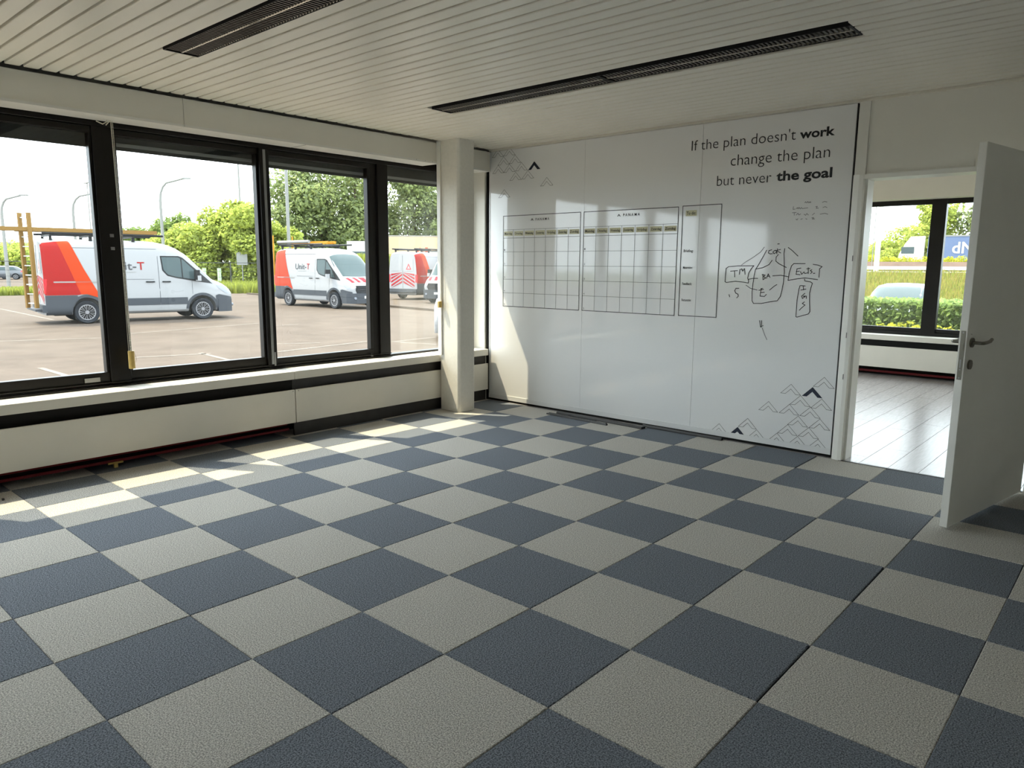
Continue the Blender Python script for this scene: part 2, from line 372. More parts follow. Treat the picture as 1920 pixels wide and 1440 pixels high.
fbox('mullion', 1.975, 2.06, 0.575, 2.37, fx0, fx1+0.012)
MB().box(fx1+0.012, fx1+0.014, 2.005, 2.028, 0.6, 2.36).build('mullion_strip', M_alu, wn)
def sash(y0, y1, zb, zt, hb=0.085, ht=0.045, vs=0.02, vr=0.02):
    fbox('sash_bottom', y0, y1, zb, zb+hb, XW-0.03, XW+0.03); fbox('sash_top', y0, y1, zt-ht, zt, XW-0.03, XW+0.03)
    fbox('sash_side', y0, y0+vs, zb+hb, zt-ht, XW-0.03, XW+0.03); fbox('sash_side', y1-vr, y1, zb+hb, zt-ht, XW-0.03, XW+0.03)
sash(-0.72, 0.735, 0.577, 2.368); sash(0.875, 1.975, 0.577, 2.368); sash(2.06, 3.10, 0.565, 2.368, 0.078, 0.045, 0.012, 0.03); sash(-3.45, -0.86, 0.577, 2.368)
for (y0, y1, z0, z1) in ((-3.43, -0.88, .66, 2.325), (-0.70, 0.715, .66, 2.325), (0.895, 1.955, .66, 2.325), (2.07, 3.075, .64, 2.325), (3.30, 4.33, .573, 2.372)):
    MB().box(XW-0.004, XW+0.004, y0-0.003, y1+0.003, z0-0.003, z1+0.003).build('pane', M_glass, wn)
# sash hardware
MB().box(XW+0.032, XW+0.045, 0.56, 0.66, 0.602, 0.632).build('latch_plate', M_alu, wn)
MB().box(fx1+0.012, fx1+0.018, 2.028, 2.042, 0.585, 0.70).build('latch_plate', M_alu, wn)
for z in (1.62, 1.53): MB().box(fx1, fx1+0.006, 0.80, 0.825, z, z+0.022).build('lock_stud', M_alu, wn)
MB().tube([(XW+0.022, 3.088, 0.66), (XW+0.022, 3.088, 2.30)], 0.006, 6).build('sash_rod', M_alu, wn)
MB().extrude([(3.06, 0.565), (3.06, 0.60), (3.095, 0.565)], 'x', XW+0.03, XW+0.045).build('latch_plate', M_alu, wn)
# exterior fascia hanging over the panes
fa = empty('trim_4', (0, 0, 0), kind='structure', label='dark exterior fascia hanging outside above the panes')
MB().box(-3.865, -3.852, PY0, 9.9, 2.237, 2.47).build('fascia_board', M_fascia, fa)
MB().box(-3.852, -3.844, 0.88, 9.9, 2.262, 2.286).build('fascia_rail', M_alu, fa)

# ---- white filler strip and black seal at the left end of the board wall
fp = MB().box(XW+0.04, -3.565, YB-0.03, YB+0.03, 0.0, CZ).build('trim_5', M_wall, kind='structure', label='cream wall strip between the window and the whiteboard')
MB().box(-3.565, -3.535, YB-0.005, YB+0.03, 0.0, CZ).build('trim_6', M_void, kind='structure', label='black vertical seal at the left edge of the whiteboard')
# ---- column
cl = empty('column', (-3.36, 3.83, 0), label='white plastered square column before the window wall', kind='structure')
co = MB().cbox(-3.50+3.36, -3.215+3.36, 3.715-3.83, 3.945-3.83, 0, CZ+0.01, 0.022).build('shaft', M_plaster, cl)
bevel(co, 0.008, 2)
MB().box(-3.58+3.36, -3.42+3.36, 3.95-3.83, 4.13-3.83, 0.0, CZ).build('hidden_sun_block', M_white, cl)  # unseen box added behind the shaft to cut off the sun on the board
MB().box(-3.498+3.36, -3.450+3.36, 3.700-3.83, 3.716-3.83, 0.56, CZ).build('edge_strip', M_white, cl)

# ---- radiator covers with sill
def cover(name, ya, yb, label, toe):
    r = empty(name, (-3.5, ya, 0), label=label, cat='radiator cover', group='radiator covers under the car park windows'); L = yb-ya
    bevel(MB().box(-0.29, 0.0, 0, L, 0.487, 0.555).build('sill', M_cream, r), 0.003, 1)
    bevel(MB().box(-0.018, 0.0, 0.003, L-0.003, 0.118, 0.400).build('front_panel', M_cream, r), 0.002, 1)
    MB().box(-0.20, -0.19, 0, L, 0.02, 0.487).build('backing', M_void, r)
    MB().box(-0.19, -0.026, 0, L, 0.30, 0.31).build('shelf', M_void, r)
    MB().box(-0.055, -0.045, 0, L, 0.395, 0.487).build('grille_recess', M_strip if toe else M_void, r)
    if toe: MB().box(-0.055, -0.04, 0, L, 0.0, 0.118).build('toe_board', M_strip, r)
    for y in (0.03, L-0.02):
        MB().box(-0.0005, 0.001, y-0.003, y+0.003, 0.385, 0.391).build('screw_head', M_strip, r)
    return r
cover('radiator_cover', -3.58, 2.0715, 'long cream radiator cover with open dark slot under the left windows', False)
cover('radiator_cover', 2.0735, 4.43, 'shorter cream radiator cover with dark toe board running behind the column', True)
for z, x, lab in ((0.045, -3.60, 'lower red heating pipe under the left radiator cover'), (0.085, -3.63, 'upper red heating pipe under the left radiator cover')):
    MB().tube([(x, -3.5, z), (x, 0.8, z), (x+0.01, 2.05, z+0.005)], 0.011, 8).build('heating_pipe', M_red, label=lab, cat='pipe', group='red heating pipes')
rb = empty('pipe_bracket', (-3.585, 0.66, 0.0), label='small brass pipe bracket on the floor under the left radiator cover', cat='bracket')
MB().box(-0.01, 0.01, -0.012, 0.012, -0.002, 0.03).build('foot', M_brass, rb); MB().tube([(0, -0.05, 0.034), (0, 0.05, 0.034)], 0.008, 8).build('clamp', M_brass, rb)

# ---- blind chains
def chain(name, pts, label, weight, loop):
    r = empty(name, pts[-1], label=label, cat='blind chain'); p0 = Vector(pts[-1])
    for dy in ((-0.006, 0.006) if loop else (0.0,)):
        m = MB(); a = Vector(pts[0])-p0+Vector((0, dy, 0)); b = Vector((0, dy*0.6, 0)); n = 150
        for i in range(n+1):
            c = a.lerp(b, i/n); s = 0.0042
            m.add([c+Vector(v)*s for v in ((1, 0, 0), (-1, 0, 0), (0, 1, 0), (0, -1, 0), (0, 0, 1), (0, 0, -1))], [(0, 2, 4), (2, 1, 4), (1, 3, 4), (3, 0, 4), (2, 0, 5), (1, 2, 5), (3, 1, 5), (0, 3, 5)])
        m.tube([a, b], 0.0009, 5); m.build('bead_strand', M_chain, r, kind='stuff')
    return r
c1 = chain('blind_chain', [(-3.66, 0.838, 2.402), (-3.66, 0.85, 0.815)], 'beaded blind chain with brass weight hanging at the wide mullion', True, True)
bevel(MB().cbox(-0.018, 0.018, -0.022, 0.022, -0.13, 0.0, 0.012).build('weight', M_brass, c1), 0.005, 2)
MB().tube([(0.0, 0.02, -0.005), (0.0, 0.034, -0.06), (0, 0.028, -0.085)], 0.0015, 6).build('cord_tail', M_chain, c1)
MB().tube([(0, -0.014, 1.585), (0, -0.012, 0.9), (0, -0.016, 0.0)], 0.0012, 6).build('cord', M_chain, c1)
hk = MB(); hk.tube([(0, -0.04, 1.63), (0, -0.044, 1.575), (0, -0.07, 1.558), (0, -0.11, 1.572)], 0.004, 6); hk.tube([(0, -0.01, 1.60), (0, -0.05, 1.553)], 0.004, 6)
hk.build('hook', M_chain, c1)
c2 = empty('roller_blind_pull', (-3.448, 3.69, 1.06), label='white blind cord with brass clip against the column', cat='blind cord')
MB().tube([(0, 0, 0.02), (0.012, 0, 1.34)], 0.0028, 6).build('cord', M_chain, c2)
bevel(MB().cbox(-0.02, 0.02, -0.03, 0.008, -0.03, 0.03, 0.008).build('clip', M_brass, c2), 0.004, 2)

# ---- next-room window and radiator cover
w2 = empty('window_2', (0, 9.72, 0), kind='structure', label='dark framed window of the next room seen through the doorway')
def f2(n, x0, x1, z0, z1, a=-0.05, b=0.05): return MB().box(x0, x1, a, b, z0, z1).build(n, M_frame, w2)
f2('bottom_rail', -3.3, 2.6, 0.53, 0.60); f2('top_rail', -3.3, 2.6, 2.33, 2.44)
for a, b in ((-3.3, -3.2), (-0.515, -0.345), (2.5, 2.6)): f2('mullion', a, b, 0.60, 2.33)
for a, b in ((-3.2, -0.515), (-0.345, 2.5)):
    f2('sash_bottom', a, b, 0.60, 0.652, -0.03, 0.03); f2('sash_top', a, b, 2.272, 2.33, -0.03, 0.03)
    MB().box(a, b, -0.003, 0.003, 0.65, 2.275).build('pane', M_glass, w2)
w4 = empty('window_3', (XW, 0, 0), kind='structure', label='dark framed side window of the next room')
for (y0, y1, z0, z1) in ((4.62, 9.4, 0.53, 0.66), (4.62, 9.4, 2.33, 2.445), (4.62, 4.72, .66, 2.33), (6.9, 7.05, .66, 2.33), (9.3, 9.4, .66, 2.33)): MB().box(-0.05, 0.045, y0, y1, z0, z1).build('frame', M_frame, w4)
for (y0, y1) in ((4.72, 6.9), (7.05, 9.3)): MB().box(-0.003, 0.003, y0, y1, .66, 2.33).build('pane', M_glass, w4)
r2 = empty('radiator_cover', (0, 9.44, 0), label='white radiator cover under the window of the next room', cat='radiator cover')
bevel(MB().box(-3.2, 2.6, 0.0, 0.24, 0.485, 0.555).build('sill', M_cream, r2), 0.003, 1)
MB().box(-3.2, 2.6, 0.0, 0.018, 0.115, 0.40).build('front_panel', M_cream, r2)
MB().box(-3.2, 2.6, 0.05, 0.06, 0.40, 0.485).build('grille_recess', M_void, r2); MB().box(-3.2, 2.6, 0.20, 0.21, 0.0, 0.487).build('backing', M_void, r2)
MB().tube([(-3.2, 9.56, 0.045), (2.6, 9.56, 0.045)], 0.016, 8).build('heating_pipe', M_red, label='red heating pipe under the radiator cover of the next room', cat='pipe', group='red heating pipes')
MB().box(-3.4, 3.3, 9.45, 9.47, 2.345, 2.60).build('trim_7', M_cream, kind='structure', label='cream pelmet board above the window of the next room')
MB().box(-3.4, 3.3, 9.45, 9.70, 2.335, 2.345).build('trim_8', M_cream, kind='structure', label='underside board of the pelmet in the next room')

# ---- door leaf
hinge = Vector((1.314, 4.385, 0.012)); dv = Vector((1.108-1.314, 3.287-4.385, 0)); DL = dv.length
door = empty('door_1', hinge, math.atan2(dv.y, dv.x), kind='structure', label='white flush door standing open into the room')
# local x runs from hinge to lock edge; local -y is the face turned away from the camera, +y towards it
leaf = MB().box(0.0, DL, -0.040, 0.0, 0.0, 2.075).build('leaf', M_white, door); bevel(leaf, 0.002, 1)
MB().box(DL-0.0005, DL+0.0015, -0.031, -0.008, 0.835, 1.10).build('lock_plate', M_steel, door)
MB().box(DL, DL+0.004, -0.026, -0.013, 1.0, 1.03).build('latch_bolt', M_steel, door)
MB().box(DL+0.0005, DL+0.003, -0.023, -0.017, 0.90, 0.945).build('key_slot', M_alu, door)
for z in (0.845, 0.89, 1.09): MB().disc((-0.0195, z), 0.004, 'x', DL, DL+0.0028, 10).build('screw', M_alu, door)
for s, y0 in ((1, 0.0), (-1, -0.040)):
    hd = MB().disc((DL-0.062, 1.035), 0.026, 'y', y0, y0+s*0.009, 28).build('rosette', M_steel, door)
    MB().tube([(DL-0.062, y0, 1.035), (DL-0.062, y0+s*0.048, 1.035), (DL-0.075, y0+s*0.056, 1.035), (DL-0.125, y0+s*0.052, 1.035), (DL-0.16, y0+s*0.056, 1.040), (DL-0.20, y0+s*0.050, 1.048)], [0.009, 0.009, 0.0095, 0.0095, 0.0095, 0.009], 12).build('lever', M_steel, hd)
    MB().disc((DL-0.062, 0.915), 0.026, 'y', y0, y0+s*0.009, 28).build('keyhole_rosette', M_steel, door)
for dx in (-0.055, -0.045): MB().disc((DL+dx-0.003, 1.09+dx*0.2), 0.002, 'y', 0.0, 0.0006, 8).build('screw_hole', M_void, door)
for z in (0.25, 1.05, 1.85): MB().tube([(0.0, 0.006, z-0.04), (0.0, 0.006, z+0.04)], 0.008, 10).build('hinge', M_steel, door)

# ================================================================== WHITEBOARD
bd = empty('whiteboard', (0, YB, 0), label='wall-wide glossy whiteboard in three panels with slogan and planners', cat='whiteboard')
BX = [-3.525, -2.300, -1.108, 0.090]
for i in range(3):
    o = MB().box(-(BX[i+1]-BX[i])/2+0.0012, (BX[i+1]-BX[i])/2-0.0012, 0.0, 0.02, 0.066, 2.60).build('panel', M_board, bd)
    o.location = ((BX[i]+BX[i+1])/2, 0, 0); o.rotation_euler = (0, 0, (0.0, 0.0006, -0.0012)[i])
MB().box(BX[0], BX[3]+0.002, -0.006, 0.02, 0.022, 0.068).build('bottom_rail', M_rail, bd)
MB().box(BX[0], BX[0]+0.012, -0.004, 0.02, 0.068, 2.60).build('edge_trim', M_rail, bd)
MB().box(BX[3]-0.002, BX[3]+0.004, -0.008, 0.025, 0.022, 2.60).build('edge_trim', M_strip, bd)
MB().box(BX[0], BX[3], 0.005, 0.025, -0.01, 0.022).build('plinth', M_void, bd)
FY = -0.0022   # print plane, local
def bp(x, y): p = on_y(x, y, YB); return p[0], p[2]
def stroke(m, pts, wd, y=FY):
    for (x0, z0), (x1, z1) in zip(pts[:-1], pts[1:]):
        d = Vector((x1-x0, z1-z0)); L = d.length
        if L < 1e-6: continue
        d /= L; n = Vector((-d.y, d.x))*wd/2; e = d*wd*0.4
        a = Vector((x0, z0))-e; b = Vector((x1, z1))+e
        m.add([(a.x+n.x, y, a.y+n.y), (a.x-n.x, y, a.y-n.y), (b.x-n.x, y, b.y-n.y), (b.x+n.x, y, b.y+n.y)], [(0, 1, 2, 3)])
def fit_text(name, txt, x0, x1, zb, ztop, material, parent, offset=0.0, ref='d', spacing=1.0, y=FY, label=None):
    """lettering in the board plane: left edge x0, right edge x1, baseline zb, top of the tall letter ref at ztop"""
    v, f = text_mesh(txt, offset, spacing); rv, _ = text_mesh(ref, offset, spacing)
    sx = (x1-x0)/(v[:, 0].max()-v[:, 0].min()); sz = (ztop-zb)/(rv[:, 1].max()-rv[:, 1].min()); b0 = rv[:, 1].min()
    m = MB().add([(x0+(p[0]-v[:, 0].min())*sx, y, zb+(p[1]-b0)*sz) for p in v], f)
    return m.build(name, material, parent, label=label)
def slogan(txt, pl, pr, ztop_px, off, ref, label):
    a = bp(*pl); b = bp(*pr); t = bp(*ztop_px); zb = (a[1]+b[1])/2
    fv, _ = text_mesh(txt, off); full0, full1 = fv[:, 0].min(), fv[:, 0].max(); sx = (b[0]-a[0])/(full1-full0); words = txt.split(' ')
    for i, wd_ in enumerate(words):
        pv, _ = text_mesh(' '.join(words[:i+1]), off); wv, _ = text_mesh(wd_, off); x1 = a[0]+(pv[:, 0].max()-full0)*sx; x0 = x1-(wv[:, 0].max()-wv[:, 0].min())*sx
        fit_text('slogan_word', wd_, x0, x1, zb, zb+abs(t[1]-a[1]), M_ink, bd, off, ref, label=label)
slogan("If the plan doesn't", (1297, 282), (1492, 262.5), (1299, 263.5), -0.010, 'I', 'thin first slogan line on the whiteboard')
slogan('work', (1499.5, 260), (1565.5, 254), (1501.5, 242.5), 0.028, 'k', 'bold word ending the first slogan line')
slogan('change the plan', (1370, 310.5), (1556, 295.0), (1371, 290.5), -0.010, 'h', 'thin second slogan line on the whiteboard')
slogan('but never', (1344, 349), (1446, 341.7), (1345, 330), -0.010, 'b', 'thin start of the third slogan line')
slogan('the goal', (1455.6, 339.0), (1560, 333.5), (1456.6, 320.5), 0.028, 'h', 'bold words ending the third slogan line')
# chevron emblems
CH = [(-.5, 0), (-.26, 0.0), (0, .26), (.26, 0), (.5, 0), (0, .5)]
def chevron(px, py, fill, i):
    x, z = bp(px, py); W = 0.157
    P = [(x+a*W, z-W*0.5+b*W) for a, b in CH]; m = MB()
    if fill: m.add([(a, FY, b) for a, b in P], [(0, 1, 2, 5), (2, 3, 4, 5)]); m.build('chevron_emblem', M_navy, bd)
    else: stroke(m, P+[P[0]], 0.0026); m.build('chevron_outline', M_line, bd)
for i, (x, y, f) in enumerate([(135, 318, 0), (222, 305, 0), (178, 375, 0), (264, 362, 0), (138, 440, 0), (222, 430, 0), (312, 418, 0), (268, 490, 0), (360, 478, 0), (408, 410, 1), (502, 530, 0), (183, 622, 0)]): chevron(900+x/4, 200+y/4, f, i)
for i, (x, y, f) in enumerate([(1502, 155, 0), (1150, 228, 0), (1378, 258, 1), (1250, 348, 0), (1475, 385, 0), (912, 410, 0), (1133, 440, 0), (1355, 470, 0), (1225, 565, 0), (1455, 597, 0), (1115, 655, 0), (1337, 687, 0), (1000, 745, 0), (1218, 780, 0), (1435, 812, 0), (388, 645, 0), (583, 680, 1), (690, 590, 0), (785, 710, 0)]): chevron(1280+x/5.647, 680+y/5.647, f, i)
# printed planners
DAYS = ['Maandag', 'Dinsdag', 'Woensdag', 'Donderdag', 'Vrijdag', 'Zaterdag', 'Zondag']
def planner(x0, x1, lab, nums):
    z0, z1 = 1.022, 1.945; m = MB(); stroke(m, [(x0, z0), (x1, z0), (x1, z1), (x0, z1), (x0, z0)], 0.006); o = m.build('planner_frame', M_line, bd, label=lab)
    g = MB(); W = (x1-x0)/7; zh, zd = 1.806, 1.722
    stroke(g, [(x0, zh), (x1, zh)], 0.003); stroke(g, [(x0, zd), (x1, zd)], 0.004)
    for i in range(1, 7): stroke(g, [(x0+i*W, z0), (x0+i*W, zh)], 0.003)
    for i in range(1, 5): stroke(g, [(x0, z0+(zd-z0)*i/5), (x1, z0+(zd-z0)*i/5)], 0.003)
    g.build('grid_lines', M_grey_line, o)
    cx = (x0+x1)/2
    fit_text('planner_title', 'PANAMA', cx-0.06, cx+0.115, 1.888, 1.912, M_ink, o, 0.008, 'P', 1.5)
    q = MB(); q.add([(cx-0.115+a*0.036+0.01, FY, 1.889+b*0.046) for a, b in CH], [(0, 1, 2, 5), (2, 3, 4, 5)]); q.build('title_chevron', M_ink, o)
    for i, d in enumerate(DAYS):
        xa = x0+i*W+W*0.14; xb = x0+(i+1)*W-W*0.14
        MB().box(xa-0.008, xb+0.008, FY, -0.0004, 1.744, 1.790).build('day_tape', M_tape, o)
        fit_text('day_name', d, xa, xb, 1.757, 1.778, M_ink, o, 0.012, 'd', y=FY-0.0006)
    for i in range(5): fit_text('week_number', nums[i], x0+0.012, x0+0.026, z0+(zd-z0)*(4-i)/5+0.012, z0+(zd-z0)*(4-i)/5+0.028, M_grey_line, o, 0.0, '1')
planner(-3.325, -2.338, 'left week planner grid on the whiteboard', '12345'); planner(-2.299, -1.306, 'right week planner grid on the whiteboard', '12345')
m = MB(); stroke(m, [(-1.265, 1.025), (-0.913, 1.025), (-0.913, 1.95), (-1.265, 1.95), (-1.265, 1.025)], 0.006); td = m.build('todo_frame', M_line, bd, label='tall to-do frame beside the planners')
MB().box(-1.235, -1.135, FY, -0.0004, 1.865, 1.912).build('todo_tape', M_tape, td)
fit_text('todo_title', 'To do:', -1.228, -1.142, 1.876, 1.902, M_ink, td, 0.014, 'd', y=FY-0.0006)
for t, z in (('Briefing:', 1.565), ('Materialen:', 1.425), ('Feedback:', 1.288), ('Facturatie:', 1.150)): fit_text('todo_entry', t, -1.240, -1.150, z, z+0.022, M_ink, td, 0.008, 'd')
# marker drawings (traced strokes, coordinates in a crop of the photograph)
def cr(x, y): return bp(1340+x/6.859, 440+y/6.859)
def pen(name, lines, material=M_pen, wd=0.0055, label=None):
    m = MB()
    for l in lines: stroke(m, [cr(*p) for p in l], wd)
    return m.build(name, material, bd, label=label)
pen('marker_box', [[(505, 400), (300, 402), (180, 412), (148, 435), (140, 520), (135, 605), (150, 614), (270, 600), (380, 612), (435, 622), (437, 590), (425, 560), (440, 490), (470, 440), (505, 400)]], label='hand-drawn box around TM')
pen('marker_letters', [[(205, 470), (295, 462)], [(255, 465), (258, 545)], [(318, 510), (325, 450), (350, 440), (360, 470), (385, 437), (392, 510)]], label='handwritten TM')
pen('marker_box', [[(670, 200), (620, 290), (570, 380), (525, 450), (508, 530), (495, 620), (482, 730), (482, 850), (500, 884), (600, 885), (720, 862), (805, 850), (845, 795), (865, 720), (885, 620), (897, 480), (895, 330), (893, 240), (902, 180)]], label='tall hand-drawn outline in the middle of the marker sketch')
pen('marker_letters', [[(735, 195), (700, 205), (692, 235), (715, 248), (745, 245)], [(770, 205), (750, 225), (765, 245), (800, 225), (785, 200), (770, 205)], [(810, 180), (800, 245)], [(795, 205), (848, 190)], [(815, 215), (850, 235)]], label='handwritten scribbled word at the top of the sketch')
pen('marker_letters', [[(622, 510), (622, 570)], [(610, 515), (650, 520), (630, 540), (658, 555), (622, 580)], [(668, 560), (690, 505), (712, 550)], [(675, 535), (705, 535)]], label='handwritten BA')
pen('marker_letters', [[(600, 690), (585, 790), (640, 795), (665, 770)], [(570, 715), (630, 705)], [(590, 745), (640, 740)], [(595, 700), (620, 690)]], label='handwritten letter E')
pen('marker_line', [[(640, 160), (590, 225), (500, 290), (400, 350), (345, 392)]], M_fade, 0.004)
pen('marker_line', [[(740, 330), (700, 385), (620, 425), (530, 442)]])
pen('marker_line', [[(820, 255), (792, 290), (788, 340), (830, 375), (922, 422)]])
pen('marker_line', [[(948, 165), (1000, 205), (1072, 275)]]); pen('marker_line', [[(432, 575), (490, 562), (555, 562)]]); pen('marker_line', [[(748, 530), (850, 522), (950, 542)]])
pen('marker_line', [[(405, 650), (460, 690), (548, 712)]], M_fade, 0.005); pen('marker_line', [[(708, 712), (760, 668), (800, 642)]]); pen('marker_line', [[(812, 120), (832, 118)]])
pen('marker_letters', [[(312, 690), (275, 690), (258, 720), (270, 750), (300, 765), (305, 790), (285, 812)]], label='handwritten letter S under the TM box')
pen('marker_line', [[(185, 770), (195, 800)]])
pen('marker_box', [[(1165, 372), (1020, 372), (990, 400), (960, 490), (945, 588), (1050, 570), (1160, 556), (1325, 578)], [(1268, 382), (1330, 392), (1382, 412), (1350, 440), (1342, 548)]], label='hand-drawn box around Events')
pen('marker_letters', [[(1110, 430), (1060, 440), (1048, 510), (1100, 515)], [(1050, 475), (1090, 470)], [(1105, 475), (1120, 510), (1150, 480), (1160, 500), (1200, 490)], [(1205, 425), (1205, 500)], [(1185, 440), (1225, 435)], [(1250, 450), (1232, 462), (1255, 480), (1235, 500)], [(1270, 498), (1290, 496)]], label='handwritten Events')
pen('marker_box', [[(1158, 570), (1160, 595), (1235, 608), (1258, 625), (1240, 680), (1222, 750), (1222, 860), (1225, 990), (1205, 1020), (1060, 1060), (1045, 1055), (1060, 850), (1085, 700), (1100, 655)]], label='hand-drawn upright box under Events')
pen('marker_letters', [[(1110, 655), (1165, 660)], [(1140, 660), (1145, 710)], [(1110, 712), (1175, 700)], [(1160, 755), (1120, 790), (1130, 820), (1160, 800), (1140, 790), (1175, 790)], [(1180, 790), (1180, 820)], [(1155, 865), (1128, 885), (1162, 905), (1110, 950), (1090, 972)]], label='handwritten letters stacked in the upright box')
pen('marker_line', [[(578, 1105), (590, 1185), (600, 1190), (605, 1105)], [(595, 1180), (625, 1170)]]); pen('marker_line', [[(612, 1200), (645, 1290), (672, 1350)]], M_fade, 0.005)
def c7(x, y): return bp(1240+x/4.8, 200+y/4.8)
nm = MB()
for l in [[(1292, 865), (1300, 855), (1305, 865)], [(1310, 865), (1318, 853), (1325, 866)], [(1330, 855), (1332, 865), (1345, 855), (1345, 866)], [(1450, 862), (1470, 853), (1492, 858)], [(1190, 900), (1186, 925), (1205, 922)], [(1215, 920), (1225, 908), (1232, 920), (1240, 906), (1250, 920), (1262, 908), (1270, 918), (1320, 910)], [(1390, 900), (1405, 898), (1395, 915), (1415, 913)], [(1455, 908), (1475, 900), (1492, 908)],
          [(1180, 955), (1215, 953)], [(1197, 955), (1197, 978)], [(1215, 975), (1230, 960), (1240, 975), (1255, 965)], [(1285, 968), (1300, 978), (1310, 962), (1325, 975)], [(1360, 975), (1380, 958)], [(1430, 968), (1470, 960), (1500, 968)], [(1212, 1012), (1222, 1020), (1230, 1008)], [(1255, 1015), (1270, 1008)], [(1300, 1008), (1312, 1014)], [(1355, 1000), (1372, 1000), (1360, 1012), (1380, 1010)]]: stroke(nm, [c7(*p) for p in l], 0.0035)
nm.build('marker_notes', M_fade, bd, kind='stuff', label='faint small handwritten notes under the slogan')

# ---- dark metal profiles lying along the foot of the board
def strip(x0, y0, x1, y1, wd, h, lab):
    a = Vector((x0, y0, 0)); b = Vector((x1, y1, 0)); d = b-a
    o = empty('floor_profile', a, math.atan2(d.y, d.x), label=lab, cat='metal profile', group='loose profiles by the board')
    p = MB().extrude([(-wd/2, 0.0), (wd/2, 0.0), (wd/2, h*0.45), (wd*0.2, h), (-wd*0.35, h), (-wd/2, h*0.35)], 'x', 0, d.length).build('profile', M_strip, o)
    MB().box(d.length, d.length+0.004, -wd/2, wd/2, 0.0, h).build('end_cap', M_black, o)
strip(-2.55, 4.27, -1.82, 4.235, 0.022, 0.012, 'thin dark profile strip on the carpet, frontmost of the loose strips')
strip(-2.55, 4.305, -1.85, 4.270, 0.022, 0.012, 'thin dark profile strip on the carpet, second from the front')
strip(-2.50, 4.385, -1.50, 4.345, 0.060, 0.020, 'wide dark profile strip lying between the thin strips and the board')
strip(-1.55, 4.43, -0.78, 4.42, 0.035, 0.022, 'single dark profile strip lying against the foot of the board, rightmost')
bit = MB().box(-0.008, 0.008, -0.006, 0.006, 0, 0.012).build('debris_bit', M_strip, label='tiny dark crumb on the sunlit carpet at the left edge', cat='debris'); bit.location = (*on_z(6, 938)[:2], 0.0)

# ================================================================== OUTDOORS
GZ = -0.38
def G(x, y): p = on_z(x, y, GZ); return Vector(p)
gr = MB().add([(-46, -60, GZ), (-4.0, -60, GZ), (-4.0, 70, GZ), (-46, 70, GZ)], [(0, 1, 2, 3)]).build('ground', M_asph, kind='structure', label='sunlit grey-pink asphalt of the car park')
MB().add([(-400, -200, GZ-0.02), (400, -200, GZ-0.02), (400, 400, GZ-0.02), (-400, 400, GZ-0.02)], [(0, 1, 2, 3)]).build('ground_2', M_grass, kind='structure', label='green grassland beyond the car park')
MB().add([(-170, -60, GZ-0.01), (-54, -60, GZ-0.01), (-54, 24, GZ-0.01), (-170, 60, GZ-0.01)], [(0, 1, 2, 3)]).build('ground_3', M_asph, kind='structure', label='far car park beyond the grass verge')
for a, b in (((0, 579), (100, 600)), ((240, 626), (490, 606)), ((245, 671), (395, 663)), ((375, 662), (490, 690)), ((75, 690), (150, 712)), ((515, 645), (600, 643)), ((520, 660), (690, 640)), ((735, 641), (820, 632)), ((735, 641), (820, 646)), ((0, 640), (190, 634)), ((500, 612), (560, 608))):
    p, q = G(*a), G(*b); d = (q-p).normalized(); n = Vector((-d.y, d.x, 0))*0.05; z = Vector((0, 0, 0.004))
    MB().add([p+n+z, p-n+z, q-n+z, q+n+z], [(0, 1, 2, 3)]).build('parking_line', M_mark, gr)
kb = [G(500, 558), G(610, 563), G(727, 573), G(820, 582)]
kp, kq = Vector((-40, 21.6, GZ)), Vector((-12, 17.6, GZ))
kd = (kq-kp); ko = MB().box(0, kd.length, -0.1, 0.1, 0, 0.09).build('kerb', mat('kerb_stone', (82, 74, 67), .9, spec=0.05), kind='structure', label='low kerb edging the car park'); ko.location = kp; ko.rotation_euler = (0, 0, math.atan2(kd.y, kd.x))

